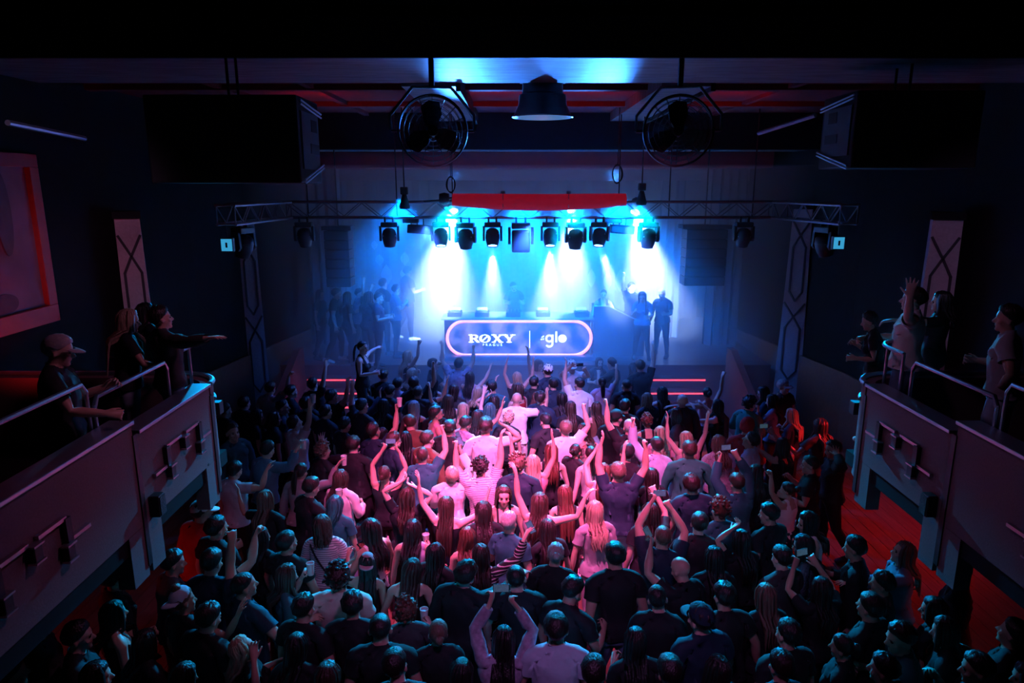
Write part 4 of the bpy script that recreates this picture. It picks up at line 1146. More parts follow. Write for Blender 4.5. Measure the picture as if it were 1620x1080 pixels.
def make_phone(p, fwd, up, label):
    t = empty('phone', p)
    z = Vector(up).normalized(); y = Vector(fwd).normalized(); x = y.cross(z).normalized(); z = x.cross(y).normalized()
    t.rotation_euler = Matrix((x, y, z)).transposed().to_euler()
    MB().box((0, 0, 0), (.138, .009, .068), bev=.004).build('case', m_fix, t)
    MB().box((0, -.0055, 0), (.126, .002, .060)).build('screen', PHONE_SCREEN, t)
    MB().rod((.048, .003, .018), (.048, .008, .018), .012, 12).build('camera_lens', m_ring, t)
    return tag(t, label, 'phone', 'phones held up in the crowd')
def make_cup(p, label, amber=True):
    t = empty('drink_cup', (p[0], p[1], p[2] - .05))
    MB().lathe([(0, 0), (.030, 0), (.041, .13), (.038, .13), (.028, .006), (0, .006)], n=16).build('cup', mat('cup_plastic', (.75, .75, .72), .15, var=.05, bump=0, spec=.7), t, True)
    MB().lathe([(0, .115), (.0355, .115), (.0355, .112), (0, .112)], n=16).build('drink', mat('beer', (.75, .36, .06) if amber else (.5, .5, .55), .1), t, True)
    return tag(t, label, 'cup', 'drinks held in the crowd')

NPERS = 0
CROWD = []
def person(row):
    global NPERS
    f = [c.strip() for c in row.split('|')]
    u, v, yaw, sx = f[0].split(','); u, v, yaw = float(u), float(v), float(yaw); fem = int(sx == 'f')
    aL, aR = f[1].split(); hs, hc = f[2].split(); tk, tcn = f[3].split(); bot = f[4]; label = f[5]
    op = dict(kv.split('=') for kv in (f[6].split() if len(f) > 6 else []))
    NPERS += 1
    rng = np.random.default_rng(1000 + NPERS)
    Cn = CANON[fem]
    fl = lambda k, d=0: float(op.get(k, d))
    p = {'armL': aL, 'armR': aR, 'lean': fl('lean', rng.normal(2, 3)), 'tilt': fl('tilt', rng.normal(0, 3)), 'twist': fl('twist', rng.normal(0, 5)),
         'head': (fl('hy', rng.normal(0, 8)), fl('hp', rng.normal(-2, 5)), fl('ht', rng.normal(0, 5))), 'stance': (rng.normal(0, 6), rng.normal(0, 6)), 'spread': 3 + abs(rng.normal(0, 2)), 'jit': fl('jit', .08)}
    for s in 'LR':
        if 'roll' + s in op: p['roll' + s] = float(op['roll' + s])
    P, M = pose_body(Cn, p, rng)
    N = vnormals(P, Cn['F'])
    H = fl('H', rng.normal(1.66 if fem else 1.78, .04)); k = H / 1.765; wd = k * fl('W', rng.normal(.99 if fem else 1.04, .03))
    hcl = xf(M['head'], HC[None])[0] * (wd, wd, k)
    z0 = fl('z', 0)
    W_ = px(u, v, z=z0 + hcl[2])
    a = -R(yaw)
    off = Matrix.Rotation(a, 3, 'Z') @ Vector(hcl)
    t = empty('person', (W_.x - off.x, W_.y - off.y, z0), a); t.scale = (wd, wd, k)
    sk = SKIN[int(rng.integers(0, 4))]
    link('body', np_mesh('body', P, Cn['F'], [sk, LIPS], Cn['matidx']), t)
    tight = tk in ('tank', 'crop', 'strap')
    loose = .004 if tight else .013
    V, F = shell(P, N, Cn, tk, lambda c: loose + (.003 if tight else .020) * sstep(1.25, .95, c[:, 2]) + (.010 if not tight else 0) * sstep(.18, .30, np.abs(c[:, 0])) * (c[:, 2] > 1.3), rng, .002 if tight else .006)
    link({'tee': 't_shirt', 'long': 'long_sleeved_top', 'tank': 'tank_top', 'crop': 'crop_top', 'strap': 'strap_top'}[tk], np_mesh('top', V, F, [cloth_mat(tcn)]), t)
    bn, bc = bot.split(':') if ':' in bot else ('trousers', bot)
    V, F = shell(P, N, Cn, bn, .0075, rng, .003)
    link(bn, np_mesh(bn, V, F, [cloth_mat(bc)]), t)
    V, F = shell(P, N, Cn, 'shoes', .010, rng, 0)
    for lr in (0, 1):
        sel = (V[F].mean(1)[:, 0] > 0) == bool(lr)
        ix, iv = np.unique(F[sel], return_inverse=True)
        link('shoe', np_mesh('shoe', V[ix], iv.reshape(-1, 3), [cloth_mat('white' if NPERS % 3 == 0 else 'black')]), t)
    if hs not in ('bald',):
        V, F = make_hair(hs, M, rng); link('hair', np_mesh('hair', V, F, [hair_mat(hc)]), t)
    if 'hat' in op:
        kind, hcol = op['hat'].split(':'); V, F = make_hat(kind, M, rng); link('cap' if kind != 'beanie' else 'beanie', np_mesh('hat', V, F, [cloth_mat(hcol)]), t)
    if abs((yaw + p['head'][0] + 180) % 360 - 180) > 60:
        b = MB()
        for s in (-1, 1):
            bm_ball(b.bm, (s * .031, .0835, 1.650), (.0135, .010, .0075), 10, 8)
            b.box((s * .032, .0925, 1.669), (.030, .008, .006), (0, s * .12, 0))
        me = b.mesh('eyes', EYE, True); me.transform(Matrix(M['head'].tolist())); link('eyes', me, t)
    if 'beard' in op:
        b = MB(); bm_ball(b.bm, (0, .040, 1.572), (.060, .062, .042), 16, 10)
        me = b.mesh('beard', hair_mat(hc), True); me.transform(Matrix(M['head'].tolist())); link('beard', me, t)
    tag(t, 'person ' + label, 'person', op.get('grp', 'crowd').replace('_', ' ') if 'grp' in op else 'dancers in the crowd')
    held = []; CROWD.append((t, held, z0))
    # what the hands hold
    T = Matrix.LocRotScale(t.location, t.rotation_euler, t.scale)
    hand = lambda s: T @ Vector(xf(M['hand' + s], np.array([((-1 if s == 'L' else 1) * .79, .0, 1.395)]))[0])
    fw = Matrix.Rotation(a, 3, 'Z') @ Vector((0, 1, 0))
    if 'phone' in op:
        w_ = op['phone']; q = (hand('L') + hand('R')) / 2 if w_ == '2' else hand(w_)
        held.append(make_phone(q + fw * .02 + Vector((0, 0, .04)), fw + Vector((0, 0, -.15)), (0, 0, 1) if w_ == '2' else Vector((.9, 0, .45)), 'phone held up by the ' + 'person ' + op['who'].replace('_', ' ')))
    if 'cup' in op:
        held.append(make_cup(hand(op['cup']) + fw * .03, ('amber' if op.get('drink', 'a') == 'a' else 'clear') + ' drink held by the person ' + op['who'].replace('_', ' '), op.get('drink', 'a') == 'a'))
    if 'bag' in op:
        g = empty('crossbody_bag', t.location, a); g.scale = t.scale; s = 1 if op['bag'] == 'R' else -1
        Cm = Matrix(M['chest'].tolist())
        loop = []
        for i in range(28):
            th = 2 * PI * i / 28; zz = 1.22 + .27 * math.cos(th); side = s * -.16 * math.cos(th) ; yy = .142 * math.sin(th) if abs(math.cos(th)) < .8 else .10 * math.sin(th)
            loop.append(Cm @ Vector((side, yy - .005, zz + .02)))
        MB().tube(loop, .011, 6, True).build('strap', cloth_mat('black'), g, True)
        o = MB().box((0, 0, 0), (.09, .20, .15), bev=.02).build('pouch', cloth_mat('black'), g); o.location = Cm @ Vector((s * .215, .0, .93))
        held.append(g); tag(g, 'black crossbody bag worn by the person ' + op['who'].replace('_', ' '), 'bag', 'crossbody bags')
    return t

ROWS = '''
607,593,10,m|down bent|short d|tee black|black|in black standing in shadow just left of the beams at the stage front
604,616,20,m|down down|short k|tee charcoal|black|in charcoal T-shirt below the left stage shadow, arms down
626,608,35,m|drink down|short d|tee lilac|jeans|in pale lilac T-shirt drinking at the stage front|cup=L drink=c who=in_pale_lilac_T-shirt_at_the_stage_front
652,590,40,f|drink hold|mid y|tank black|black|in black top with hands lifted to the face by the stage edge
652,607,10,m|down fist|short b|tee black|black|in black T-shirt with right arm lifted under the leftmost beam
659,618,0,m|down arc|buzz b|tee charcoal|black|in dark T-shirt with one bare forearm raised, second row left
685,575,70,m|down drink|short k|tee black|black|in black shirt drinking from a bottle at the stage edge|hat=cap:black cup=R drink=c who=drinking_at_the_stage_edge
685,606,0,f|bent down|long k|tank black|black|in black with loose sleeves behind the drinker at the stage edge
726,575,10,m|upopen fist|short k|tee printed|jeans|in printed pale shirt pressed to the stage with both arms up
743,596,20,f|reach fwdup|wavy k|tank lilac|black|in lilac top reaching both arms forward to the stage
818,596,0,f|up upopen|mid y|tank black|black|in black top with both arms raised below the booth
852,576,150,f|bent up|long k|strap pink|black|in pink strap top facing the hall below the booth's right half
867,585,-20,m|down down|short d|tee navy|black|in navy T-shirt with a pale cap below the booth's right half|hat=cap:white
792,611,0,m|down hold|short k|tee teal|black|in teal T-shirt with a scarf, below the booth's middle
731,615,-20,f|hold bent|bob d|tee charcoal|black|in charcoal top turned left, below the booth's left end
744,621,10,f|down fwdup|mid y|tank black|black|in black top with one forearm up, below the booth's left half
785,634,0,f|over down|wavy d|tee black|black|in black T-shirt with one bare arm arched overhead
843,605,10,m|down bent|short k|tee black|black|in black with wavy fringe, second row below the booth
839,616,-40,f|hold down|bob b|tank red|black|in dark red top turning left near the raised hand of the bald white-shirted dancer
867,610,0,m|down down|short k|tee navy|black|in navy standing still, second row below the lettering
880,631,0,f|down down|long k|long black|black|in black long sleeves between two couples below the sign's right end
709,633,-20,f|fist down|long b|tank black|black|in black top raising a bent left arm below the sign's left end
719,648,0,f|down down|long y|tank black|black|in black sleeveless top, third row, directly below the sign's left end
670,644,0,f|down down|long g|tank black|black|in black top with bare arms down, third row left of the sign
656,669,-25,m|down bent|short b|tee brown|black|in brown T-shirt looking down at the left of the third row|hp=-25
696,656,60,m|hold down|short k|tank pink|black|in pink vest turned to the right, bearded, third row|beard=1
713,674,20,m|bent hold|short d|long black|black|in black sweater holding a phone low, left of the plain white T-shirt|W=1.12 phone=R who=in_black_sweater_left_of_the_white_T-shirt
721,664,40,m|down bent|short d|tee printed|black|in printed T-shirt half hidden behind the black sweater
811,629,0,m|down wave|bald d|tee white|cream|in white T-shirt and belt with right arm raised, fingers spread|H=1.80
859,627,25,m|down bent|short d|long navy|black|in navy jacket leaning to the neighbour below the sign
845,623,70,f|hold bent|bob a|tee red|black|in red top with face turned right, below the sign
796,660,15,f|down down|curly y|tee black|black|in black T-shirt before the dancer in white with a belt
768,674,0,m|down elbow|quiff d|tee white|black|in plain white T-shirt with right elbow lifted, centre of the crowd|H=1.86 W=1.12 hy=0 hp=-4 lean=3 tilt=0
752,655,10,f|down upopen|long d|tank black|black|in black top raising one spread hand, left behind the plain white T-shirt
774,652,20,f|fwdup down|mid t|tee teal|black|in teal top with arms lifted in the third row centre
863,664,-30,m|down bent|short k|tee black|black|in black with head bowed, right of the plain white T-shirt|hp=-25 bag=R who=with_head_bowed_in_black
693,645,0,f|down down|wavy d|tee black|black|in black with dark clothes between pale neighbours, third row
626,693,50,m|down down|short b|tee navy|black|in navy T-shirt with trimmed beard, turned right, left of centre|beard=1
643,690,10,f|hold down|long k|tee charcoal|black|in charcoal top behind the bearded dancer in navy
672,692,30,m|bent down|short b|long brown|black|in brown jacket leaning behind the short-sleeved teal shirt
668,718,0,m|down fist|buzz b|tee teal|black|in teal T-shirt with one arm raised, left of the striped shirt|H=1.80
746,737,0,m|fist up|curly k|tee fine_striped|black|in pale finely striped T-shirt with left arm raised high
733,751,0,m|bent phonehi|short y|long white|navy|in white shirt lifting a phone over the head|phone=R who=in_white_shirt_with_navy_trousers hp=15
817,730,5,m|down down|curly l|tee navy|jeans|in navy T-shirt and blue jeans right of the plain white T-shirt
850,727,0,f|up up|verylong y|tank pink|black|in pink top with both wrists crossed overhead, right of centre|H=1.70
880,714,0,f|down down|long a|tank black|black|in black top with straight hair beside the crossed wrists
902,677,-10,m|down fist|short l|tee white|black|in white T-shirt with a fist raised in front, right of centre
926,680,-60,f|down bent|long b|strap cream|black|in cream strap top turned left beside the white T-shirt with raised fist
898,717,40,f|clap clap|bun d|tee black|black|in black T-shirt clapping at eye level, right of centre
931,716,0,f|down down|pony d|tank grey|black|in grey tank top with tied hair, arms down
956,741,0,f|phonehi up|long a|tank white|black|in white tank top holding a phone high with the left hand|phone=L who=in_white_tank_top_right_of_centre
978,745,0,m|up fist|short l|tee navy|lightjeans|in navy T-shirt and light jeans with both arms raised|H=1.83
994,717,10,m|down down|short k|long black|black|in black with a dark flat cap, behind raised arms|hat=cap:black
1026,750,-15,f|wave down|long d|tee black|black|in black T-shirt with one palm raised at chest height
904,577,170,m|phone phone|short d|tee white|black|in white cap facing the hall, hands up with a phone|hat=cap:white phone=2 who=in_white_cap
906,606,0,m|up down|short d|tee white|black|in white T-shirt leaning forward below the sign's right end|lean=12
948,572,175,f|bent bent|long d|tee black|black|in black T-shirt facing the hall at the stage edge, palms open
968,574,-60,m|drink down|short k|tee black|black|in black T-shirt turned left at the stage edge, hand at the mouth
953,604,0,f|down fist|pony k|tee lilac|black|in lilac T-shirt raising the right forearm, right of the sign
1002,581,-20,f|down down|long k|long navy|black|in navy top bent forward at the stage edge|lean=14
1013,578,0,m|down up|short d|tee black|black|in black T-shirt raising the right arm at the stage edge right of the booth
991,608,0,m|down down|buzz k|tee black|black|in black T-shirt with shaved head, arms down, right of the sign
1024,630,-15,f|down hold|bob l|tee navy|black|in navy top with bobbed hair left of the red step lights
1048,620,-10,f|hold down|long k|tank black|black|in black sleeveless top before the red step lights
1080,632,-10,m|down down|bald k|long charcoal|black|in dark jacket with bare scalp before the red step lights|W=1.08
1119,621,-20,f|sideout fist|bun k|strap pink|black|in pink strap top with arm stretched left and a fist raised
1135,641,-50,f|clap clap|verylong k|tank black|black|in black top clapping, turned left by the red step lights
904,641,0,f|down down|long b|tee black|black|in black T-shirt, fourth row, right of the navy jacket
939,644,-20,f|hold down|verylong b|tank brown|black|in brown sleeveless top with hair to the waist, fourth row
989,641,25,m|bent down|short k|tee black|black|in black T-shirt and glasses, fourth row right of centre
970,661,30,m|down down|buzz d|tee black|black|in black T-shirt and dark flat cap turned right|hat=cap:black
993,672,0,m|fist down|recede g|tee black|black|in black T-shirt with sunglasses pushed up, left fist raised|W=1.08
1026,667,0,f|down down|curly a|tank black|black|in black sleeveless top with curls, left of the dark jacket
1070,655,-70,f|bent hold|bob d|tee charcoal|black|in charcoal top turned left before the dark jacket
1043,683,0,f|down down|longcurly y|tee pink|black|in pink top with long curls behind the pale blue shirt
1045,704,0,m|fist down|short d|long paleblue|jeans|in pale blue long-sleeved shirt with one fist raised|H=1.80
1093,694,0,f|upopen upopen|mid y|tank pink|black|in pink sleeveless top with both arms in a wide V
1085,709,0,m|down down|short b|long green|black|in dark green jacket with arms down, below the wide V of arms|W=1.1
1135,698,0,f|down down|longcurly l|tee speckled|black|in speckled pale blouse with long curls
1094,764,0,m|down down|short d|tee navy|jeans|in navy T-shirt, broad back, arms slightly out|W=1.1
1186,637,60,m|bent bent|curly k|long green|black|in green long-sleeved shirt turned right by the red stair wall
1217,618,-60,f|hold bent|long k|long navy|black|in navy top turned left beside the right-hand wall
1221,632,-60,f|drink down|long k|long denim|black|in denim jacket turned left near the right wall
1230,611,150,m|down down|short g|tee charcoal|black|in charcoal T-shirt and pale cap by the right wall|hat=cap:grey
1252,655,-40,f|bent hold|long y|tee navy|black|in navy T-shirt turned left near the red floor
1184,677,30,m|down bent|short a|long red|black|in red beanie with head bowed, right of the speckled blouse|hat=beanie:red
1193,692,-60,m|down down|short d|tee paleblue|black|in pale T-shirt looking up to the left, hair swept back|hp=25
1227,703,-10,f|phone phone|long k|tank black|black|in black top with both arms up around a phone, near the right wall|phone=2 who=in_black_top_near_the_right_wall
1199,748,-10,f|down down|long k|tee black|black|in black with long hair in front of the pale T-shirt
1166,762,-15,m|phonehi phonehi|short b|long teal|black|in teal jacket filming with both arms raised|phone=2 who=in_teal_jacket
1282,733,-60,m|bent hold|short k|tee black|black|in black T-shirt turned left, hands together, before the right balcony
1319,708,-80,m|head down|short k|long black|black|in black with one arm behind the head beside the right balcony
1298,672,-20,f|side down|long b|tee charcoal|black|in dark clothes with one arm out, deep in shadow by the right balcony
1243,772,-40,f|fist down|bun d|tank white|navy|in white tank top raising a hand with a band, right side
1270,824,-80,f|bent down|long k|tank white|black|in white sleeveless top, side view facing left, right side
1279,860,-75,f|bent hold|long k|long sequin|black|in glittering sequin jacket, side view facing left
367,681,120,m|down down|short d|long teal|black|in teal shirt over white beside the left balcony end, facing right
371,742,30,m|down wave|short k|tee paleblue|black|in pale blue T-shirt with one palm raised beside the left balcony
371,645,40,m|down down|short k|tee black|black|in black in the shadow behind the teal shirt
401,653,60,f|hold down|long k|tee black|black|in black turned right, shadow left of the crowd
388,640,30,m|down down|short d|tee charcoal|black|in charcoal in the deep shadow near the tall left pilaster
441,614,30,m|down fist|short d|tee grey|black|in grey T-shirt before the left stair wall, one fist up
458,616,60,m|down down|short k|tee black|black|in black, side view, before the left stair wall
445,644,70,m|bent down|short k|tee navy|black|in navy turned right, in the left shadow
434,660,60,f|down down|bob k|tee black|black|in black with bobbed hair, in the left shadow
474,637,40,m|down down|short k|tee black|black|in black near the left red step lights, arms down
493,633,20,f|bent down|long k|tee black|black|in black with long hair near the left red step lights
489,609,20,m|down up|short k|tee black|black|in black directly before the left red step lights, arm up
465,668,45,m|down up|short d|tee white|black|in white T-shirt looking up with one arm stretched high, left side|cup=R who=in_white_T-shirt_on_the_left_side hp=18 drink=c
423,709,30,m|down arc|short d|long denim|black|in denim jacket holding up a drink, left side|cup=R who=in_denim_jacket
476,744,20,f|down arc|pony d|long grey|black|in grey sweater raising a drink, left side|cup=R who=in_grey_sweater
510,711,30,f|bent down|curly l|tee black|black|in black T-shirt with light curls, left side
497,769,40,m|down drink|short d|tee black|black|in black T-shirt drinking, behind the white blouse|cup=R drink=c who=in_black_drinking_on_the_left
539,755,20,f|down bent|long b|long white|jeans|in white blouse with a bag strap across the back|bag=R who=in_the_white_blouse
545,670,30,m|down bent|short k|tee black|black|in black T-shirt with thick hair, between raised drinks
571,696,10,m|wave down|short d|tee black|black|in black T-shirt with broad back, palm raised at left|W=1.14
580,684,30,m|down fist|short d|tee navy|black|in navy T-shirt holding a drink above the broad black back|cup=R who=above_the_broad_black_back
552,638,40,m|bent fwdup|short k|long navy|black|in navy shirt pointing forward with a raised arm
536,624,40,m|down upopen|short k|tee black|black|in black with an arm high near the left steps
598,613,15,m|down down|short k|tee black|black|in black T-shirt at the dark edge of the beam light
602,640,20,f|down bent|long k|tee black|black|in black top holding a bright paper, left of the beams
613,686,20,f|hold down|long k|tee black|black|in black with patterned sleeve left of the bearded navy shirt
608,748,0,f|phonehi phonehi|bun b|strap black|black|in black low-backed top filming with both arms raised|phone=2 who=in_black_low-backed_top hp=20
572,640,30,m|fist down|short d|tee charcoal|black|in charcoal raising a finger, left of the stage beams
515,650,30,m|down down|short k|tee black|black|in black among the shadows between two raised arms
520,628,20,f|down down|long k|tee black|black|in black with long hair right of the left red step lights
420,788,20,f|wave down|verylong l|tee black|black|in black with very long light hair and one palm raised, left side|rollL=60
525,795,15,f|down down|bob t|tee teal|black|in teal T-shirt with bobbed hair behind the striped T-shirt
507,830,5,f|down down|bob b|tee fine_striped|black|in striped grey T-shirt with a black bag strap, left of centre|bag=R who=in_striped_grey_T-shirt H=1.70 W=1.05
603,835,-60,f|hold down|long k|tank white|black|in white top turned left, behind the arching bare arms
637,836,0,f|down hold|wavy k|tank lilac|black|in lilac top holding up a clear drink, dark waves of hair|cup=R drink=c who=in_lilac_top
581,890,10,f|head down|long k|strap black|black|in black strap top, bare back, hand at a pale cap|hat=cap_back:pink
644,784,5,f|over over|wavy b|tee black|black|in black T-shirt with both arms linked above the head
709,799,0,f|upopen arc|verylong b|strap black|navy|in black strappy top and navy trousers with both arms up|H=1.70
794,784,175,f|down bent|long b|strap black|black|in black strap top facing the viewer and laughing, centre|hp=0 hy=0 H=1.72
766,804,0,f|down down|long d|tee black|black|in black with dark long hair left of the laughing face
779,828,25,m|bent down|short g|tee teal|black|in teal T-shirt with pale hair, below the laughing face
774,848,-10,f|down down|mid a|tank red|black|in dark red top below the phone held up in the centre
759,870,0,f|down arc|long d|long striped|black|in black top with thin white stripes, phone lifted in right hand|phone=R who=in_thin_white_stripes
855,799,0,f|up arc|long b|tank grey|black|in grey tank top with both arms bent overhead, right of centre
854,829,-10,f|down down|verylong d|tee black|black|in black with hair to the waist, below the bent arms
894,780,0,f|down down|verylong a|tank black|black|in black with straight hair to the waist, right of centre
879,874,5,m|down bent|bun g|tee black|black|in black T-shirt with tied hair, fourth from the front row
692,873,20,f|bent down|long k|tee black|black|in black T-shirt turned right, left of the striped top
652,899,0,f|down down|verylong b|strap black|black|in black strap top with bare shoulders and long hair
737,905,20,m|down reach|short d|long black|black|in black hooded jacket reaching right
816,911,0,m|down down|buzz k|tee black|black|in black T-shirt with shaved head, lower centre
941,806,-20,f|down down|wavy y|tee grey|grey|in grey dress with blond waves turned left
1030,809,0,f|down phone|wavy d|tee black|black|in black with dark waves beside the filming arms
1049,847,0,m|phonehi phonehi|buzz l|tee navy|jeans|in navy T-shirt and jeans filming with both arms high|phone=2 who=in_navy_T-shirt_filming_with_both_arms_high
1141,806,-10,m|hip down|curly a|tee teal|black|in teal T-shirt with reddish curls, arms down, right side
973,876,0,m|down down|short k|tee black|jeans|in black polo shirt and blue jeans, feet apart, front right of centre|H=1.84 W=1.12 hy=0 hp=-3 spread=6
1077,896,-30,m|phone down|bald d|tee black|black|in black T-shirt with bare scalp holding up a phone|phone=L who=with_bare_scalp
1168,850,-10,f|over down|long k|tee black|black|in black with one long bare arm arched over the head
1206,942,-5,f|down down|long l|tee black|black|in black with long light hair, lower right
1298,928,-20,f|phone phone|long d|tee black|black|in black filming with a bright phone, lower right|phone=2 who=filming_at_lower_right
1110,826,0,m|down down|short k|tee black|black|in black between the teal T-shirt and the filming arms
1225,812,-20,m|down down|short k|tee black|black|in black behind the white tank top
1130,880,0,f|down down|long k|long black|black|in black long sleeves in shadow, lower right
1240,880,-30,m|down down|short k|tee charcoal|black|in charcoal in shadow left of the sequin jacket
318,806,30,m|down bent|short d|long red|black|in red hooded sweater and white cap by the left balcony|hat=cap:white
392,918,30,m|fist side|buzz k|tee navy|black|in navy T-shirt with a fist raised, lower left|W=1.08
446,912,60,f|drink down|long b|tee teal|black|in dark teal top drinking from a blue-lit glass, lower left|cup=L drink=c who=in_dark_teal_top_lower_left
520,924,0,m|down down|curly d|tee cream|black|in pale cream T-shirt with broad back, lower left|H=1.82 W=1.12 hy=0 hp=-3
404,1012,60,f|bent elbow|mid y|tee black|black|in black with light hair thrown back and elbow bent, front row left|hp=25
599,975,10,m|down down|buzz k|tee black|black|in black T-shirt beside reddish curls, front row
624,972,-10,f|down hold|curly a|tee charcoal|black|in charcoal top with reddish curls, holding a clear drink|cup=R drink=c who=with_reddish_curls
688,999,0,f|down down|bun l|tee black|black|in black with light hair pinned up, front row
777,1024,0,f|phonehi phonehi|long k|long printed|black|in patterned shirt filming with both arms up, front row centre|phone=2 who=in_patterned_shirt
877,991,5,m|down down|short k|tee paleblue|black|in pale blue polo shirt, front row right of centre|H=1.82 W=1.1 hy=0
906,930,40,m|down bent|short k|tee black|black|in black T-shirt looking down to the right, behind the pale blue polo|hp=-25
1051,949,0,m|down down|buzz k|tee black|black|in black T-shirt with shaved head, lower right of the polo shirt
1112,992,-20,m|down bent|short k|tee navy|black|in navy with a dark cap, front row right|hat=cap:navy
1006,1012,0,f|hold down|long k|tee black|black|in black with dark long hair, front row, in shadow
1081,1051,0,m|down down|short k|tee black|black|in black at the bottom edge, right of centre
1201,1044,-10,m|down down|short d|tee navy|black|in navy T-shirt at the bottom edge, right side
1136,1040,-20,f|bent down|long k|tee black|black|in black with hand raised to the chest at the bottom edge
284,953,30,f|down wave|topbun l|tee black|black|in black with pale headband and open palm raised, lower left|hat=cap_back:paleblue rollR=40
175,972,50,f|bent down|long k|strap black|black|in black low-cut top, side view, near the left balcony
264,893,50,m|down down|short k|tee charcoal|black|in charcoal in deep shadow under the left balcony
322,886,20,m|down fist|short k|tee navy|black|in navy in deep shadow left, fist raised
304,1050,30,f|bent down|long k|tee teal|black|in teal top at the bottom left edge
107,1010,60,m|down down|short k|tee black|black|in black against the red glow, bottom left
235,1010,40,f|down down|long k|tee black|black|in black behind the low-cut top, bottom left
345,985,20,m|down down|short k|tee black|black|in black next to the raised fist, lower left
460,1010,10,f|down down|long k|tee black|black|in black before the pale cream T-shirt, lower left
518,1068,0,f|down down|long b|tee black|black|in black at the bottom edge, below the pale cream T-shirt
355,830,20,m|down down|short k|tee black|black|in black right of the red hooded sweater
400,850,30,f|down down|long k|tee black|black|in black in front of the very long light hair
455,855,20,m|down down|short k|tee black|black|in black left of the striped grey T-shirt
560,960,0,m|bent down|short k|tee black|black|in black right of the pale cream T-shirt
1431,872,-70,f|reach bent|long l|long denim|black|in denim jacket looking up to the left, hand stretched, right side|hp=20
1345,862,-60,m|down bent|short k|long black|black|in black standing on the red floor, forearm lifted
1457,1016,-70,m|down bent|short d|tee teal|black|in teal T-shirt, side view, lower right corner
1324,1022,-60,f|down down|bun d|tee black|black|in black, side view facing left, bottom right
1547,1040,-60,m|bent hold|short k|tee black|black|in black with bent bare arm, bottom right corner
1459,960,-50,f|down down|long k|tee black|black|in black behind the teal T-shirt, lower right corner
1260,1000,-30,m|down down|short k|tee black|black|in black on the bright floor patch, bottom right
1380,960,-40,m|down down|short k|tee black|black|in black on the dim red floor, lower right
1150,940,-10,m|down down|short k|tee black|black|in black left of the long light hair, lower right
730,1050,0,f|down down|long k|tee black|black|in black at the bottom edge left of the patterned shirt
940,1060,0,m|down down|short k|tee black|black|in black at the bottom edge right of the polo shirt
650,1046,0,m|down down|short k|tee charcoal|black|in charcoal at the bottom edge below the pinned-up hair
1515,900,-60,m|down down|short k|tee black|black|in black in the shadow under the right balcony
480,962,20,m|down down|short k|tee black|black|in black between the teal top and the pale cream T-shirt
38,1052,60,m|down down|short k|tee black|black|in black in the bottom left corner of the picture
150,1058,50,f|down bent|long k|tee black|black|in black with long hair at the bottom edge under the left balcony
60,985,60,m|down down|short k|tee charcoal|black|in charcoal under the near part of the left balcony
200,905,50,m|down down|short k|tee black|black|in black under the far part of the left balcony
1500,985,-50,f|down down|long k|tee black|black|in black with long hair under the right balcony, lower right
1595,1000,-50,m|down bent|short k|tee black|black|in black at the right edge under the balcony
1585,1065,-60,f|down down|long k|tee charcoal|black|in charcoal in the bottom right corner of the picture
1400,1050,-40,m|down down|short k|tee black|black|in black at the bottom edge left of the teal T-shirt
1420,930,-50,m|down down|short k|tee charcoal|black|in charcoal below the denim jacket on the right
'''
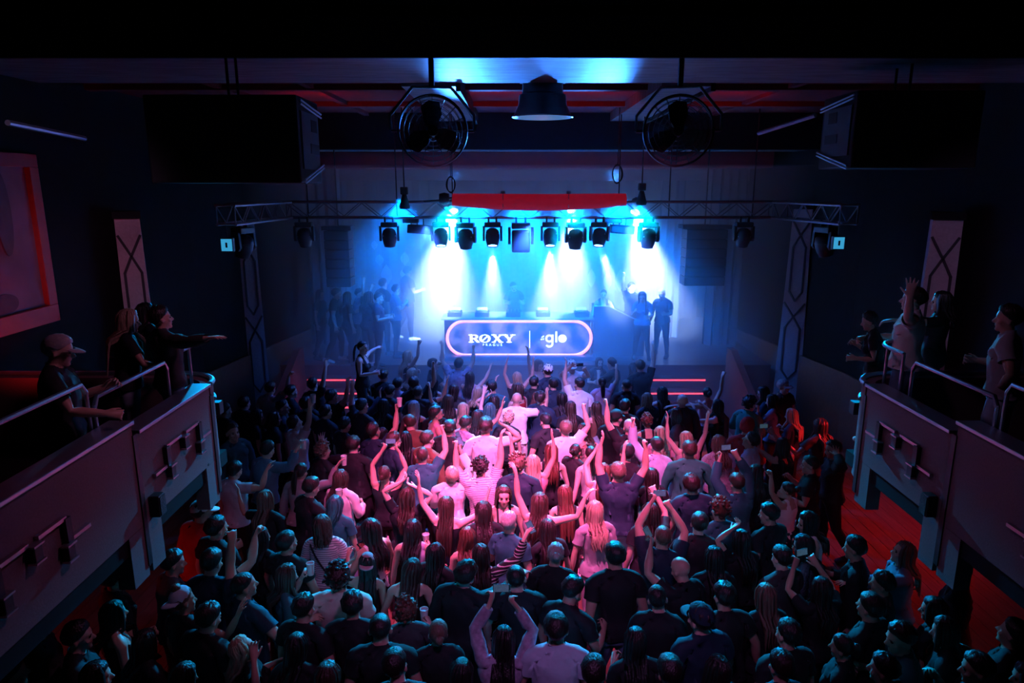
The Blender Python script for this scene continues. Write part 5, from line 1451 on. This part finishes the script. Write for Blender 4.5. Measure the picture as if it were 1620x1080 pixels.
STAGE_ROWS = '''
812,452,180,m|bent bent|short d|tee charcoal|black|playing records behind the booth in a charcoal T-shirt|z=1.35 hp=-20 H=1.60
645,428,60,m|down bent|short k|tee navy|black|in navy T-shirt standing tall on the stage left of the beams|z=1.35 H=1.88 W=1.1
622,456,70,m|bent hold|short k|tee denim|black|in denim blue shirt on the stage beside the tall navy T-shirt|z=1.35 H=1.68
598,470,80,m|bent bent|short k|tee navy|black|in navy T-shirt looking at a phone on the stage, left|z=1.35 H=1.64
582,468,40,f|up hold|long k|tee black|black|in black with an arm raised on the stage, left group|z=1.35 H=1.62
568,463,90,m|down fwdup|short k|tee denim|black|in denim shirt pointing up on the stage, left group|z=1.35 H=1.62
548,468,60,f|bent down|long k|tee black|black|in black with long hair on the stage, left group|z=1.35 H=1.62
530,463,90,m|down down|short k|tee black|black|in black at the back of the left stage group|z=1.35 H=1.66
512,465,100,f|hold down|bob k|tee black|black|in black at the far left of the stage group|z=1.35 H=1.60
610,448,40,m|down down|short k|tee black|black|in black behind the left stage group|z=1.35
573,548,100,f|sideout bent|pony k|tank black|black|in black sleeveless top leaning at the stage's left edge|z=.9
645,562,60,f|bent fist|long y|tank charcoal|black|in dark top sitting low at the stage edge under the leftmost beam|z=.3
955,464,170,f|hip down|bun k|tank black|black|in black sleeveless top behind the riser right of the booth|z=1.35 H=1.54
999,453,150,m|bent fist|short d|tee black|black|in black T-shirt on the stage right, fist lifted|z=1.35 H=1.68
1016,468,-170,f|bent hold|long k|tee denim|black|in denim top on the stage right, bending|z=1.35 H=1.60 lean=14
1047,464,-150,m|bent down|short g|tee navy|black|in navy on the stage right before the wing curtain|z=1.35 H=1.58
203,504,60,f|rail rail|verylong y|tee black|lightjeans|in black with very long blond hair leaning on the left balcony rail|z=2.32 H=1.66
252,500,60,m|down sideout|short d|long charcoal|denim|in dark jacket pointing an arm over the left balcony rail|z=2.32 twist=-20 H=1.70
92,550,70,m|bent rail|short g|tee black|black|in black with pale cap at the near end of the left balcony|hat=cap:grey z=2.32 H=1.72
230,492,40,f|down down|long k|tee black|black|in black behind the blond hair on the left balcony|z=2.32 H=1.6
1447,470,-60,m|arc rail|short d|tee white|jeans|in white T-shirt waving one arm high on the right balcony|z=2.32 H=1.82
1490,474,-60,f|reach bent|longcurly k|tee black|black|in black with long dark curls on the right balcony, arm stretched|z=2.32 H=1.70
1376,505,-60,f|bent hold|short k|tee black|black|in black at the rounded end of the right balcony, hands together|z=2.32 H=1.50 lean=14
1597,500,-50,m|hip bent|short d|tee grey|lightjeans|in grey T-shirt at the near end of the right balcony|z=2.32 H=1.80
'''
for r_ in ROWS.strip().splitlines(): person(r_)
for r_ in STAGE_ROWS.strip().splitlines(): person(r_ + ' grp=people_on_the_stage_and_balconies')

# shoulder room: push neighbours apart a little so that bodies do not pass through each other
def relax(items, dmin, it=60):
    X = np.array([(t.location.x, t.location.y) for t, h, z in items]); X0 = X.copy()
    for _ in range(it):
        D = X[:, None] - X[None]; L = np.linalg.norm(D, axis=2) + np.eye(len(X)) * 9
        push = np.where(L < dmin, (dmin - L) / np.maximum(L, .01), 0)[..., None] * D * .25
        X += push.sum(1) + (X0 - X) * .02
    print('relax', np.abs(X - X0).max(), np.abs(X - X0).mean())
    for (t, h, z), d in zip(items, X - X0):
        for o in [t] + h: o.location.x += d[0]; o.location.y += d[1]
relax([c for c in CROWD if c[2] < .2], .46)
relax([c for c in CROWD if 1.2 < c[2] < 2], .44)

# ------------------------------------------------------------------ haze over the stage
mh = bpy.data.materials.new('stage_haze'); mh.use_nodes = True; nt = mh.node_tree; nt.nodes.clear()
out = nt.nodes.new('ShaderNodeOutputMaterial'); vsn = nt.nodes.new('ShaderNodeVolumeScatter')
vsn.inputs['Color'].default_value = (1, 1, 1, 1); vsn.inputs['Density'].default_value = .20; vsn.inputs['Anisotropy'].default_value = -.1
nt.links.new(vsn.outputs[0], out.inputs['Volume'])
hz = MB().b2(-4.9, 5.5, 12.7, 20.0, .02, 5.6).build('haze', mh)
tag(hz, 'blue stage haze through which the light beams show', 'haze', kind='stuff')
